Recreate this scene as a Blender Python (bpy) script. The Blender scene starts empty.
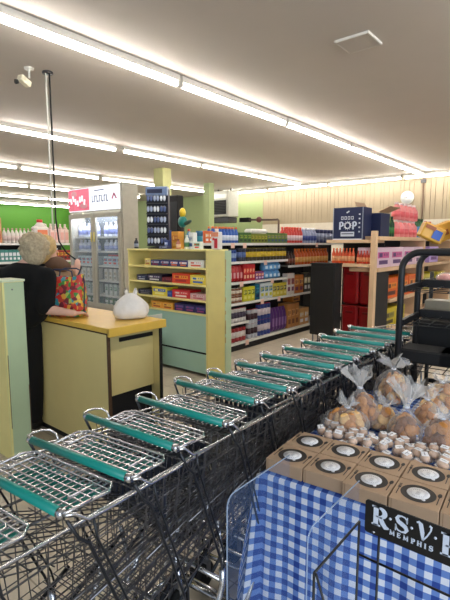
import bpy, math, random
from mathutils import Vector, Matrix
R = math.radians
S = bpy.context.scene
COL = S.collection
random.seed(7)

# ------------------------------------------------------------------ camera
F_PX, AZ, PITCH, EYE = 451.0, R(40), math.atan(57/451.0), 1.6
cd = bpy.data.cameras.new('camera'); cam = bpy.data.objects.new('camera', cd); COL.objects.link(cam)
cd.sensor_fit = 'VERTICAL'; cd.sensor_height = 36.0; cd.lens = 36.0*F_PX/600.0
cd.clip_start = 0.03; cd.clip_end = 200
cam.location = (0, 0, EYE)
cam.rotation_euler = (math.pi/2 - PITCH, 0, AZ - math.pi/2)
S.camera = cam

# ------------------------------------------------------------------ world, daylight, exposure
W = bpy.data.worlds.new('world'); S.world = W; W.use_nodes = True
bg = W.node_tree.nodes['Background']
bg.inputs[0].default_value = (0.74, 0.86, 1.0, 1); bg.inputs[1].default_value = 0.35
def area(name, loc, target, sx, sy, power, color):
    l = bpy.data.lights.new(name, 'AREA'); l.shape = 'RECTANGLE'; l.size = sx; l.size_y = sy
    l.energy = power; l.color = color
    o = bpy.data.objects.new(name, l); COL.objects.link(o); o.location = loc
    o.rotation_euler = (Vector(target)-Vector(loc)).to_track_quat('-Z', 'Y').to_euler()
    return o
area('storefront_daylight', (-1.2, -3.6, 1.9), (1.8, 1.0, 0.5), 4.5, 2.4, 120, (0.80, 0.89, 1.0))
TUBE_STRENGTH = 25
S.view_settings.view_transform = 'Standard'; S.view_settings.look = 'None'
S.view_settings.gamma = 1.0; S.view_settings.use_curve_mapping = False
S.view_settings.exposure = 0.75

# ------------------------------------------------------------------ helpers
def lin(c):
    return tuple(((v/255)/12.92 if v/255 <= 0.04045 else (((v/255)+0.055)/1.055)**2.4) for v in c)
MC = {}
def mat(name, rgb, rough=0.5, metal=0.0, var=0.06, scale=12.0, emit=0, bump=0.0, coat=0.0):
    if name in MC: return MC[name]
    m = bpy.data.materials.new(name); m.use_nodes = True; nt = m.node_tree; b = nt.nodes['Principled BSDF']
    c = lin(rgb)
    b.inputs['Roughness'].default_value = rough; b.inputs['Metallic'].default_value = metal
    b.inputs['Coat Weight'].default_value = coat
    tc = nt.nodes.new('ShaderNodeTexCoord'); nz = nt.nodes.new('ShaderNodeTexNoise'); nz.inputs['Scale'].default_value = scale
    nz.inputs['Detail'].default_value = 4
    nt.links.new(tc.outputs['Object'], nz.inputs['Vector'])
    mx = nt.nodes.new('ShaderNodeMix'); mx.data_type = 'RGBA'
    mx.inputs[6].default_value = tuple(v*(1-var*2) for v in c)+(1,); mx.inputs[7].default_value = tuple(min(1, v*(1+var*2)) for v in c)+(1,)
    nt.links.new(nz.outputs['Fac'], mx.inputs[0]); nt.links.new(mx.outputs[2], b.inputs['Base Color'])
    if bump:
        bp = nt.nodes.new('ShaderNodeBump'); bp.inputs['Strength'].default_value = bump; bp.inputs['Distance'].default_value = 0.01
        nt.links.new(nz.outputs['Fac'], bp.inputs['Height']); nt.links.new(bp.outputs['Normal'], b.inputs['Normal'])
    if emit:
        b.inputs['Emission Color'].default_value = c+(1,); b.inputs['Emission Strength'].default_value = emit
    MC[name] = m; return m

def clear(name, rgb, alpha, rough=0.05, rise=0.45):
    """thin clear sheet: see-through, with a glossy skin and a little body colour"""
    if name in MC: return MC[name]
    m = bpy.data.materials.new(name); m.use_nodes = True; nt = m.node_tree; b = nt.nodes['Principled BSDF']
    out = nt.nodes['Material Output']
    b.inputs['Base Color'].default_value = lin(rgb)+(1,); b.inputs['Roughness'].default_value = rough
    tr = nt.nodes.new('ShaderNodeBsdfTransparent'); mix = nt.nodes.new('ShaderNodeMixShader')
    lw = nt.nodes.new('ShaderNodeLayerWeight'); lw.inputs['Blend'].default_value = 0.25
    mr = nt.nodes.new('ShaderNodeMapRange'); mr.inputs[3].default_value = alpha; mr.inputs[4].default_value = min(1, alpha+rise)
    nt.links.new(lw.outputs['Facing'], mr.inputs[0]); nt.links.new(mr.outputs[0], mix.inputs[0])
    nt.links.new(tr.outputs[0], mix.inputs[1]); nt.links.new(b.outputs[0], mix.inputs[2]); nt.links.new(mix.outputs[0], out.inputs[0])
    MC[name] = m; return m

class MB:
    def __init__(s): s.v = []; s.f = []; s.mi = []; s.mats = []; s.sm = []; s.uv = {}
    def m(s, material):
        if material not in s.mats: s.mats.append(material)
        return s.mats.index(material)
    def add(s, vs, fs, material, smooth=False):
        k = s.m(material); o = len(s.v); s.v += [tuple(v) for v in vs]
        for f in fs: s.f.append([i+o for i in f]); s.mi.append(k); s.sm.append(smooth)
        return s
    def box(s, c, d, material, rz=0, rx=0, ry=0, bevel=0):
        x, y, z = d[0]/2, d[1]/2, d[2]/2
        M = Matrix.Translation(c) @ Matrix.Rotation(rz, 4, 'Z') @ Matrix.Rotation(ry, 4, 'Y') @ Matrix.Rotation(rx, 4, 'X')
        if bevel:
            b = min(bevel, x*.9, y*.9, z*.9); P = []
            ring = lambda X, Y, Z: [(-X, -Y, Z), (X, -Y, Z), (X, Y, Z), (-X, Y, Z)]
            def oct_(X, Y, Z, b): return [(-X+b, -Y, Z), (X-b, -Y, Z), (X, -Y+b, Z), (X, Y-b, Z), (X-b, Y, Z), (-X+b, Y, Z), (-X, Y-b, Z), (-X, -Y+b, Z)]
            P += oct_(x-b, y-b, -z, b*.6); P += oct_(x, y, -z+b, b); P += oct_(x, y, z-b, b); P += oct_(x-b, y-b, z, b*.6)
            fs = [list(range(7, -1, -1)), list(range(24, 32))]
            for r in range(3):
                for i in range(8): j = (i+1) % 8; fs.append([r*8+i, r*8+j, r*8+8+j, r*8+8+i])
            return s.add([M @ Vector(p) for p in P], fs, material)
        P = [(-x,-y,-z),(x,-y,-z),(x,y,-z),(-x,y,-z),(-x,-y,z),(x,-y,z),(x,y,z),(-x,y,z)]
        return s.add([M @ Vector(p) for p in P], [[3,2,1,0],[4,5,6,7],[0,1,5,4],[1,2,6,5],[2,3,7,6],[3,0,4,7]], material)
    def b2(s, a, b, material, bevel=0):
        return s.box([(a[i]+b[i])/2 for i in range(3)], [abs(b[i]-a[i]) for i in range(3)], material, bevel=bevel)
    def tube(s, pts, r, material, n=6, closed=False, caps=True):
        pts = [Vector(p) for p in pts]; N = len(pts); vs = []; rr = r if isinstance(r, (list, tuple)) else [r]*N
        prev = None
        for i, p in enumerate(pts):
            if closed: t = pts[(i+1) % N]-pts[i-1]
            else: t = pts[min(i+1, N-1)]-pts[max(i-1, 0)]
            t.normalize()
            if prev is None:
                a = Vector((0,0,1)) if abs(t.z) < .9 else Vector((1,0,0)); u = t.cross(a).normalized()
            else:
                u = (prev - t*prev.dot(t)); u = u.normalized() if u.length > 1e-6 else t.orthogonal().normalized()
            prev = u; w = t.cross(u)
            for k in range(n):
                a = 2*math.pi*k/n; vs.append(p+u*math.cos(a)*rr[i]+w*math.sin(a)*rr[i])
        fs = []
        for i in range(N if closed else N-1):
            j = (i+1) % N
            for k in range(n): fs.append([i*n+k, i*n+(k+1)%n, j*n+(k+1)%n, j*n+k])
        if caps and not closed: fs.append(list(range(n-1, -1, -1))); fs.append([ (N-1)*n+k for k in range(n)])
        return s.add(vs, fs, material, True)
    def lathe(s, prof, material, c=(0,0,0), n=14, rx=0, ry=0, rz=0, sx=1, sy=1, wob=None):
        M = Matrix.Translation(c) @ Matrix.Rotation(rz,4,'Z') @ Matrix.Rotation(ry,4,'Y') @ Matrix.Rotation(rx,4,'X')
        vs = []; fs = []
        for j, (r, z) in enumerate(prof):
            for k in range(n):
                a = 2*math.pi*k/n; q = r*(wob(a, j) if wob else 1)
                vs.append(M @ Vector((q*math.cos(a)*sx, q*math.sin(a)*sy, z)))
        for j in range(len(prof)-1):
            for k in range(n): fs.append([j*n+k, j*n+(k+1)%n, (j+1)*n+(k+1)%n, (j+1)*n+k])
        fs.append(list(range(n-1,-1,-1))); fs.append([(len(prof)-1)*n+k for k in range(n)])
        return s.add(vs, fs, material, True)
    def ell(s, c, r, material, n=12, m=8, rz=0, ry=0, rx=0, jit=0, seed=0):
        M = Matrix.Translation(c) @ Matrix.Rotation(rz,4,'Z') @ Matrix.Rotation(ry,4,'Y') @ Matrix.Rotation(rx,4,'X')
        rnd = random.Random(seed); vs = [M @ Vector((0,0,-r[2]))]; fs = []
        for j in range(1, m):
            t = math.pi*j/m
            for k in range(n):
                a = 2*math.pi*k/n; q = 1+jit*(rnd.random()-.5)
                vs.append(M @ Vector((r[0]*math.sin(t)*math.cos(a)*q, r[1]*math.sin(t)*math.sin(a)*q, -r[2]*math.cos(t)*q)))
        vs.append(M @ Vector((0,0,r[2])))
        for k in range(n): fs.append([0, 1+(k+1)%n, 1+k]); fs.append([len(vs)-1, len(vs)-1-n+k, len(vs)-1-n+(k+1)%n])
        for j in range(m-2):
            for k in range(n): fs.append([1+j*n+k, 1+j*n+(k+1)%n, 1+(j+1)*n+(k+1)%n, 1+(j+1)*n+k])
        return s.add(vs, fs, material, True)
    def cap(s, a, b, ra, rb, material, n=12):
        a = Vector(a); b = Vector(b)
        s.ell(a, (ra,ra,ra), material, n, 8); s.ell(b, (rb,rb,rb), material, n, 8)
        return s.tube([a, b], [ra, rb], material, n)
    def prism(s, poly, z0, z1, material, M=Matrix()):
        n = len(poly); vs = [M @ Vector((p[0], p[1], z0)) for p in poly]+[M @ Vector((p[0], p[1], z1)) for p in poly]
        return s.add(vs, [list(range(n-1,-1,-1)), list(range(n, 2*n))]+[[i, (i+1)%n, n+(i+1)%n, n+i] for i in range(n)], material)
    def mesh(s, name):
        me = bpy.data.meshes.new(name); me.from_pydata(s.v, [], s.f)
        for m_ in s.mats: me.materials.append(m_)
        me.polygons.foreach_set('material_index', s.mi); me.polygons.foreach_set('use_smooth', s.sm)
        me.update(); return me
    def build(s, name, parent=None, loc=(0,0,0), rz=0):
        o = bpy.data.objects.new(name, s.mesh(name)); COL.objects.link(o); o.parent = parent
        o.location = loc; o.rotation_euler = (0,0,rz); return o

def tag(o, label=None, cat=None, group=None, kind=None):
    if label: o['label'] = label
    if cat: o['category'] = cat
    if group: o['group'] = group
    if kind: o['kind'] = kind
    return o
def thing(name, label, cat, loc=(0,0,0), rz=0, group=None):
    o = bpy.data.objects.new(name, None); COL.objects.link(o); o.location = loc; o.rotation_euler = (0,0,rz)
    o.empty_display_size = 0.1
    return tag(o, label, cat, group)
def struct(name, mb): return tag(mb.build(name), kind='structure')
def put(name, me, loc, rz, label, cat, group=None, rot=None):
    o = bpy.data.objects.new(name, me); COL.objects.link(o); o.location = loc
    o.rotation_euler = rot if rot else (0,0,rz)
    return tag(o, label, cat, group)
def copy_tree(o, kids):
    c = o.copy(); COL.objects.link(c)
    for k, sub in kids:
        d, _ = copy_tree(k, sub); d.parent = c
    return c, None
def tree(o):
    return [(k, tree(k)) for k in ALLKIDS(o)]
def ALLKIDS(o): return [k for k in COL.objects if k.parent == o]
def ray(x, y):
    fw = Vector((math.cos(AZ)*math.cos(PITCH), math.sin(AZ)*math.cos(PITCH), -math.sin(PITCH)))
    rt = Vector((math.sin(AZ), -math.cos(AZ), 0)); return fw+rt*((x-225)/F_PX)+rt.cross(fw)*((300-y)/F_PX)
def xat(px, Y, y=250): d = ray(px, y); return Y*d.x/d.y           # where a sight line meets a shelf front
def yat(px, X, y=250): d = ray(px, y); return X*d.y/d.x

# ------------------------------------------------------------------ materials
M_ceil = mat('ceiling_paint', (192,184,176), 0.8, var=.02, scale=2)
M_white = mat('white_enamel', (225,222,214), 0.4)
M_tube = mat('lit_fluorescent_tube', (255,250,242), 0.4, emit=TUBE_STRENGTH, var=0)
M_black = mat('black_steel', (22,22,24), 0.45)
M_blk = mat('matt_black', (14,14,15), 0.7)
M_dkgrey = mat('dark_grey_plastic', (50,50,54), 0.5)
M_grey = mat('grey_metal', (130,130,132), 0.4, 0.4)
M_yel = mat('yellow_paint', (238,224,146), 0.5, var=.06, scale=4)
M_cream = mat('cream_yellow_laminate', (228,210,144), 0.45, var=.05, scale=2.5)
M_top = mat('golden_yellow_countertop', (226,184,78), 0.35, var=.05)
M_mint = mat('mint_green_paint', (182,202,164), 0.5, var=.06, scale=4)
M_mint2 = mat('pale_mint_cabinet', (166,202,184), 0.5, var=.04, scale=3)
M_wear = mat('worn_dark_edge', (84,60,40), 0.8)
M_wood = mat('pale_tan_board', (226,190,150), 0.55, var=.05, scale=6)
M_chrome = mat('bright_chrome', (200,202,206), 0.16, 1.0, var=0)
M_wire = mat('shaded_cart_wire', (112,112,116), 0.28, 1.0, var=.05)  # side wires: the cart metal toned down for its dark reflections
M_wireb = mat('lit_cart_wire', (226,226,228), 0.25, 1.0, var=.03)  # top wires: same metal toned up for the light they catch
M_dwire = mat('dark_cart_frame', (56,58,62), 0.35, .8)
M_teal = mat('teal_plastic', (14,138,126), 0.30, var=.04)
M_teal2 = mat('dark_teal_plastic', (22,120,108), 0.45, var=.04)
M_kraft = mat('kraft_cardboard', (178,150,122), 0.8, var=.05, scale=30)
M_lip = mat('white_shelf_lip', (222,220,212), 0.45)
M_shelf = mat('dark_shelf_back', (38,36,36), 0.7)
M_deck = mat('grey_shelf_deck', (120,116,110), 0.6)
M_glass = clear('cooler_glass', (200,215,225), 0.06, 0.03)
M_acr = clear('clear_acrylic', (110,140,190), 0.035, 0.03, 0.15)
M_acre = clear('acrylic_edge', (190,210,235), 0.32, 0.1)
M_bag = clear('clear_bag_film', (252,250,246), 0.13, 0.12)
_nt = M_bag.node_tree; _n = _nt.nodes.new('ShaderNodeTexNoise'); _n.inputs['Scale'].default_value = 38; _n.inputs['Detail'].default_value = 6; _n.inputs['Distortion'].default_value = 1.5
_t = _nt.nodes.new('ShaderNodeTexCoord'); _nt.links.new(_t.outputs['Object'], _n.inputs['Vector'])
_b = _nt.nodes.new('ShaderNodeBump'); _b.inputs['Strength'].default_value = 1.0; _b.inputs['Distance'].default_value = .02
_nt.links.new(_n.outputs['Fac'], _b.inputs['Height']); _nt.links.new(_b.outputs['Normal'], _nt.nodes['Principled BSDF'].inputs['Normal'])
M_skin = mat('skin', (214,168,146), 0.55, var=.04)

# ------------------------------------------------------------------ structure
def brickmat(name, c1, c2, cm, bw, rh, mortar, rough):
    m = bpy.data.materials.new(name); m.use_nodes = True; nt = m.node_tree; b = nt.nodes['Principled BSDF']
    tc = nt.nodes.new('ShaderNodeTexCoord'); br = nt.nodes.new('ShaderNodeTexBrick'); br.offset = 0
    br.inputs['Color1'].default_value = lin(c1)+(1,); br.inputs['Color2'].default_value = lin(c2)+(1,); br.inputs['Mortar'].default_value = lin(cm)+(1,)
    br.inputs['Scale'].default_value = 1; br.inputs['Mortar Size'].default_value = mortar
    br.inputs['Brick Width'].default_value = bw; br.inputs['Row Height'].default_value = rh
    nt.links.new(tc.outputs['Object'], br.inputs['Vector']); nt.links.new(br.outputs['Color'], b.inputs['Base Color'])
    b.inputs['Roughness'].default_value = rough; return m
M_floor = brickmat('floor_tiles', (196,184,164), (188,176,156), (150,138,120), .305, .305, .004, .35)
struct('floor', MB().b2((-3,-5,-.1), (14.2,23.2,0), M_floor))
struct('ceiling', MB().b2((-3,-5,3.55), (14.2,23.2,3.65), M_ceil))
# wood panelled far wall: vertical grooves cut as real battens
M_panel = mat('tan_wood_panel', (164,149,124), .6, var=.05, scale=3)
M_panel2 = mat('tan_wood_panel_groove', (142,126,102), .7)
w = MB(); w.b2((14.0,-5,2.28), (14.2,9.9,3.55), M_panel2)
y = -5.0; k = 0
while y < 9.88:
    wd = (.16,.10,.21,.13)[k%4]; k += 1
    w.b2((13.985, y, 2.28), (14.0, min(9.9, y+wd-.012), 3.55), M_panel); y += wd
w.b2((13.97,-5,0), (14.2,9.9,2.28), mat('white_wall_paint', (206,198,182), .6))
struct('wall_right', w)
M_sage = mat('sage_green_paint', (150,166,116), .6, var=.02)
struct('wall_far', MB().b2((14.0,9.9,0), (14.2,23.2,3.55), M_sage))
struct('wall_left', MB().b2((-3,23.0,0), (14.0,23.2,3.55), mat('bright_green_wall_paint', (84,146,44), .6, var=.02)))
struct('trim_1', MB().b2((13.94,-5,3.47), (14.0,9.9,3.55), mat('trim_paint', (210,196,170), .6)))
# pale green columns
struct('trim_2', MB().b2((11.2,10.08,0), (11.45,10.32,3.55), M_sage))
struct('trim_3', MB().b2((8.2,9.0,0), (8.5,9.35,3.55), mat('pale_yellow_green_paint', (176,176,120), .6)))

# ------------------------------------------------------------------ fluorescent fixtures
def fixture_proto(length, along_y=False):
    t = thing('fluorescent_light', 'x', 'ceiling light')
    h = length/2-.01
    c = MB(); c.box((0,0,-.035), (2*h,.10,.07), M_white); c.build('channel', t)
    e = MB(); e.tube([(-h+.03, -.012, -.10), (h-.03, -.012, -.10)], .027, M_tube, 10); e.build('tube', t)
    for s_ in (-1, 1):
        e = MB(); e.box((s_*(h-.012), -.01, -.095), (.03,.06,.06), M_white, bevel=.006); e.build('lamp_holder', t)
    return t
FX = fixture_proto(2.3); FXK = tree(FX); first = True
rowdesc = {0:'directly above the carts', 1:'in the nearest row on the ceiling', 2:'in the second row from the camera', 3:'in the third row from the camera', 4:'in the fourth row from the camera', 5:'in the fifth row from the camera', 6:'in the farthest left row'}
ordn = ['first','second','third','fourth','fifth','sixth','seventh']
def put_fx(x, y, rz, label):
    global first
    if first: o = FX; first = False
    else: o, _ = copy_tree(FX, FXK)
    o.location = (x, y, 3.549); o.rotation_euler = (0,0,rz)
    tag(o, label, 'ceiling light', 'fluorescent strip lights on the ceiling')
for r, (Y, starts) in enumerate([(.4, (1.7,4.0,6.3,8.6)), (4.02, (1.63,3.95,6.27,8.6,10.9)), (7.68, (1.0,3.45,5.9,8.24,10.56)), (11.35, (3.2,5.57,7.96,10.2)), (14.8, (5.2,7.55,9.9)), (18.3, (7.8,10.15)), (21.7,(9.2,11.5))]):
    for i, x in enumerate(starts):
        put_fx(x+1.15, Y, 0, 'fluorescent strip light %s, %s from the left' % (rowdesc[r], ordn[i]))
for i, y in enumerate((2.3,4.65,7.0,9.35)):
    put_fx(13.45, y+1.15, math.pi/2, 'fluorescent strip light along the tan panelled wall, %s from the right' % ordn[i])

# ------------------------------------------------------------------ ceiling bits
v = thing('ceiling_vent', 'square flat white air vent in the ceiling', 'vent', (4.42,2.01,3.55))
MB().box((0,0,-.012), (.32,.32,.022), M_ceil).build('plate', v)
fr = MB()
for a in range(4): fr.box((.165*math.cos(a*math.pi/2), .165*math.sin(a*math.pi/2), -.014), (.014,.345,.024), M_white if a>1 else M_ceil, rz=a*math.pi/2)  # light on two sides is painted: white there, ceiling colour on the rest
fr.build('frame', v)
c = thing('security_camera', 'small cream security camera hanging from the ceiling at left', 'camera', (2.68,5.12,3.55))
MB().lathe([(.05,-.02),(.05,0)], M_white, n=16).tube([(0,0,-.01),(0,0,-.11)], .012, M_white).build('mount', c)
MB().box((-.05,.02,-.15), (.15,.08,.07), mat('cream_plastic',(232,224,196),.5), rz=R(200), ry=R(-18), bevel=.012).build('housing', c)
MB().lathe([(.022,0),(.026,.03)], M_blk, c=(-.14,-.01,-.185), ry=R(-105), n=12).build('lens', c)
p = thing('ceiling_pole', 'thin pale conduit pole with black cable hanging over the checkout', 'pole', (2.88,5.08,0))
MB().tube([(-.018,.01,3.55),(-.018,.01,1.75)], .010, M_white, 8).build('conduit', p)
cb = MB(); pts = [(.014,-.012,3.55),(.014,-.012,2.6),(.012,-.01,1.9),(.03,-.03,1.62),(.10,-.07,1.48),(.2,-.1,1.40),(.26,-.12,1.3),(.22,-.12,1.2),(.15,-.1,1.22)]
cb.tube(pts, .0095, M_blk, 8).build('cable', p)
MB().lathe([(.06,3.53),(.06,3.55)], M_dkgrey, n=16).build('ceiling_plate', p)

# ------------------------------------------------------------------ wall heater, pipe, clock
h = thing('unit_heater', 'grey box heater with a dark grille hanging by the green wall', 'heater', (12.9,10.85,2.55), R(-90))
MB().box((0,0,.45), (.86,.6,.92), mat('heater_grey', (186,186,176), .5), bevel=.03).build('housing', h)
g = MB(); g.box((0,-.31,.33), (.66,.02,.5), M_blk)
for i in range(9): g.box((0,-.325,.1+i*.056), (.66,.02,.012), M_dkgrey, rx=R(30))
g.build('grille', h)
MB().box((0,-.31,.72), (.7,.02,.14), M_white).build('front_panel', h)
MB().tube([(-.3,0,.9),(-.3,0,1.0)], .02, M_dkgrey).build('hanger', h); MB().tube([(.3,0,.9),(.3,0,1.0)], .02, M_dkgrey).build('hanger', h)
MB().box((0,0,-.12), (.8,.5,.2), M_dkgrey, bevel=.02).build('duct', h)
g = MB(); g.tube([(13.5,10.2,2.45),(13.5,9.2,2.42),(13.5,8.9,2.42),(13.5,8.87,2.38),(13.5,8.87,.01)], .035, mat('brown_pipe',(70,48,44),.5), 8)
g.ell((13.5,9.72,2.44), (.1,.11,.11), mat('red_brown_valve',(96,48,46),.5)); g.box((13.5,10.35,2.45),(.2,.4,.16),M_blk)
tag(g.build('heater_pipe'), 'dark brown pipe with a valve running right of the heater', 'pipe')
yk = yat(407, 13.94, 197); c = thing('wall_clock', 'round white clock on the tan panelled wall', 'clock', (13.98, yk, 1.6+(243-197)/451*13.1), 0)
MB().lathe([(.19,0),(.2,.015),(.19,.03)], M_lip, ry=R(-90), n=28).build('case', c)
MB().lathe([(.165,.03),(.165,.034)], mat('grey_white_face',(206,208,210),.4), ry=R(-90), n=28).build('face', c)
MB().box((-.04,.0,.05),(.006,.012,.1),M_blk).box((-.04,.04,0),(.006,.09,.012),M_blk).build('hands', c)
yk = yat(423, 13.94, 190)
g = MB(); g.tube([(13.96,yk,3.5),(13.96,yk,1.7)], .022, mat('brown_conduit',(110,84,66),.6), 6); g.box((13.95,yk,3.38),(.06,.14,.1),M_dkgrey)
tag(g.build('wall_conduit'), 'thin brown conduit running down the panelled wall beside the clock', 'pipe')

# ------------------------------------------------------------------ partitions, counter, cabinet
g = thing('checkout_partition', 'short yellow and green painted partition at the left edge', 'partition', (1.49,3.24,0))
MB().b2((-.08,0,.0), (.08,.2,1.325), M_yel).build('panel', g)
e = MB(); e.b2((-.07,-.012,0), (.075,0,1.32), M_mint); e.build('end_board', g)
e = MB(); e.b2((-.082,-.016,0), (-.068,0,1.325), mat('pale_yellow_edge',(232,224,150),.5)); e.b2((-.073,-.018,.25),(-.069,-.01,.8),M_wear); e.b2((.071,-.018,.1),(.075,-.01,.55),M_wear); e.build('edge_strip', g)
MB().b2((-.084,-.018,1.325), (.082,.2,1.34), mat('pale_cap',(214,222,190),.5)).build('cap', g)
scr = MB(); scr.lathe([(.006,0),(.006,.003)], M_grey, c=(-.01,-.012,1.27), rx=R(90), n=8); scr.build('screw', g)

g = thing('painted_column', 'tall yellow column with a worn green edge beside the candy shelves', 'column', (3.87,3.25,0))
MB().b2((0,.001,0), (.1,.265,1.515), M_yel).build('panel', g)
e = MB(); e.b2((0,-.012,0), (.1,0,1.515), M_mint); e.build('edge_board', g)
e = MB(); rr = random.Random(4)
for i in range(9): z = rr.uniform(.4,1.4); e.b2((-.0015,-.0135,z),(.006,-.006,z+rr.uniform(.03,.12)), mat('chipped_tan',(190,160,100),.8))
e.build('worn_edge', g)

g = thing('checkout_counter', 'cream checkout counter with a golden yellow top behind the carts', 'counter', (1.872,2.66,0))
MB().b2((0,.01,.05), (.02,1.24,.95), M_cream).build('side_panel', g)
MB().b2((.495,.01,.05), (.515,1.24,.95), M_cream).build('side_panel', g)
MB().b2((.022,.085,.46), (.493,.105,.95), M_cream).build('end_panel', g)
MB().b2((.022,1.22,.05), (.493,1.24,.95), M_cream).build('end_panel', g)
MB().b2((-.002,0,.0), (.022,.012,.95), M_wear).build('edge_strip', g)
MB().b2((.493,0,.0), (.517,.012,.95), M_blk).build('edge_strip', g)
t = MB(); t.b2((-.01,-.03,.962), (.53,1.26,1.0), M_top, bevel=.004); t.b2((-.01,-.038,.938), (.53,-.012,1.002), M_top, bevel=.003); t.b2((.0,.0,.948), (.515,1.24,.962), M_wear); t.build('countertop', g)
MB().b2((.16,.07,.865), (.48,.084,.895), M_blk).build('slot', g)
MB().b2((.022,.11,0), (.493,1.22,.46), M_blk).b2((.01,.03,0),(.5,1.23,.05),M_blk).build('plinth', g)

g = thing('candy_shelf', 'yellow shelf unit of candy boxes on a mint green base', 'shelf unit', (3.87,3.52,0))
cz = [.763,.924,1.107,1.31,1.525]
MB().b2((.0,0,0), (.38,.02,1.52), M_yel).build('side_panel', g); MB().b2((0,1.43,0), (.38,1.45,1.52), M_yel).build('side_panel', g)
MB().b2((.36,.02,0), (.38,1.43,1.5), M_cream).build('back_panel', g)
for i, z in enumerate(cz): MB().b2((-.012,.02 if i<4 else -.005,z-.022), (.36 if i<4 else .385,1.43 if i<4 else 1.455,z), M_yel, bevel=.003).build('shelf', g)
d1 = MB().b2((.0,.022,.30), (.02,1.428,.738), M_mint2).build('door', g); MB().b2((.0,.022,.04), (.02,1.428,.275), M_mint2).build('door', g)
MB().b2((.01,.02,.275), (.03,1.43,.30), M_blk).build('gap_strip', g)
dr = MB(); dr.b2((-.22,.78,.62),(.0,1.1,.635),M_white); dr.b2((-.22,.78,.62),(-.205,1.1,.70),M_white); dr.b2((-.22,.78,.62),(0,.79,.70),M_white); dr.b2((-.22,1.09,.62),(0,1.1,.70),M_white)
dr.build('open_drawer', g)
tag(MB().b2((3.58,4.28,.0),(3.80,4.62,.36),M_dkgrey,bevel=.02).b2((3.57,4.27,.36),(3.81,4.63,.40),M_white,bevel=.01).build('waste_bin'), 'dark bin with a white rim beside the mint cabinet', 'bin')

# ------------------------------------------------------------------ generic shelf goods (front faces local -Y, base at z=0)
PM = {}
def colm(rgb): 
    k = 'print_%d_%d_%d' % tuple(rgb); return mat(k, rgb, .4, var=.05, scale=40)
def carton(w_, d_, h_, body, label, accent=None, art=0):
    g = MB(); g.box((0,0,h_/2), (w_,d_,h_), colm(body), bevel=min(w_,h_)*.02)
    l = colm(label); e = .0012
    g.box((0,-d_/2-e/2,h_*.62), (w_*.8,e,h_*.3), l)
    if accent:
        a = colm(accent); g.box((0,-d_/2-e/2,h_*.26), (w_*.62,e,h_*.2), a); g.box((-w_*.2,-d_/2-e*1.2,h_*.62),(w_*.22,e,h_*.2),a)
        g.box((0,0,h_+e/2),(w_*.8,d_*.6,e),l)
        for i in range(3): g.box((w_*(.05+.12*i),-d_/2-e*1.2,h_*.64),(w_*.05,e,h_*.12),a)
    return g.mesh('carton')
def can(r, h_, body, label, lid=(190,190,190)):
    g = MB(); b = colm(body); g.lathe([(r*.92,0),(r,h_*.03),(r,h_*.3)], b, n=14); g.lathe([(r*1.005,h_*.3),(r*1.005,h_*.72)], colm(label), n=14)
    g.lathe([(r,h_*.72),(r,h_*.95),(r*.93,h_)], b, n=14); g.lathe([(r*.9,h_*.99),(r*.9,h_*1.01)], colm(lid), n=14); return g.mesh('can')
def bottle(r, h_, body, label, capc):
    g = MB(); b = colm(body)
    g.lathe([(r*.9,0),(r,h_*.04),(r,h_*.55),(r*.93,h_*.66),(r*.42,h_*.84),(r*.36,h_*.9)], b, n=14)
    g.lathe([(r*1.02,h_*.16),(r*1.02,h_*.48)], colm(label), n=14); g.lathe([(r*.44,h_*.88),(r*.44,h_)], colm(capc), n=12); return g.mesh('bottle')
def jug(w_, d_, h_, body, label, capc):
    g = MB(); b = colm(body); g.box((0,0,h_*.36), (w_,d_,h_*.72), b, bevel=w_*.12)
    g.lathe([(w_*.42,h_*.7),(w_*.2,h_*.86),(w_*.16,h_*.9)], b, n=12, sy=d_/w_); g.lathe([(w_*.19,h_*.88),(w_*.19,h_)], colm(capc), n=12)
    g.box((0,-d_/2-.001,h_*.36),(w_*.7,.002,h_*.4),colm(label))
    g.tube([(w_*.1,0,h_*.84),(w_*.42,0,h_*.8),(w_*.44,0,h_*.6)],w_*.06,b,6); return g.mesh('jug')
def pouch(w_, d_, h_, body, label):
    g = MB(); b = colm(body); n = 10; vs = []; fs = []
    prof = [(1,.3,0),(1,1,.12),(.97,1,.5),(.95,.7,.8),(1,.08,.97),(1,.06,1)]
    for (a, q, z) in prof:
        for k in range(12):
            t = 2*math.pi*k/12; cx = math.copysign(abs(math.cos(t))**.6, math.cos(t)); sy = math.copysign(abs(math.sin(t))**.8, math.sin(t))
            vs.append((cx*w_/2*a, sy*d_/2*q, z*h_))
    for j in range(len(prof)-1):
        for k in range(12): fs.append([j*12+k, j*12+(k+1)%12, (j+1)*12+(k+1)%12, (j+1)*12+k])
    fs.append(list(range(11,-1,-1))); fs.append([(len(prof)-1)*12+k for k in range(12)])
    g.add(vs, fs, b, True); g.box((0,-d_/2-.0005,h_*.4),(w_*.55,.003,h_*.34),colm(label)); return g.mesh('pouch')

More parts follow.
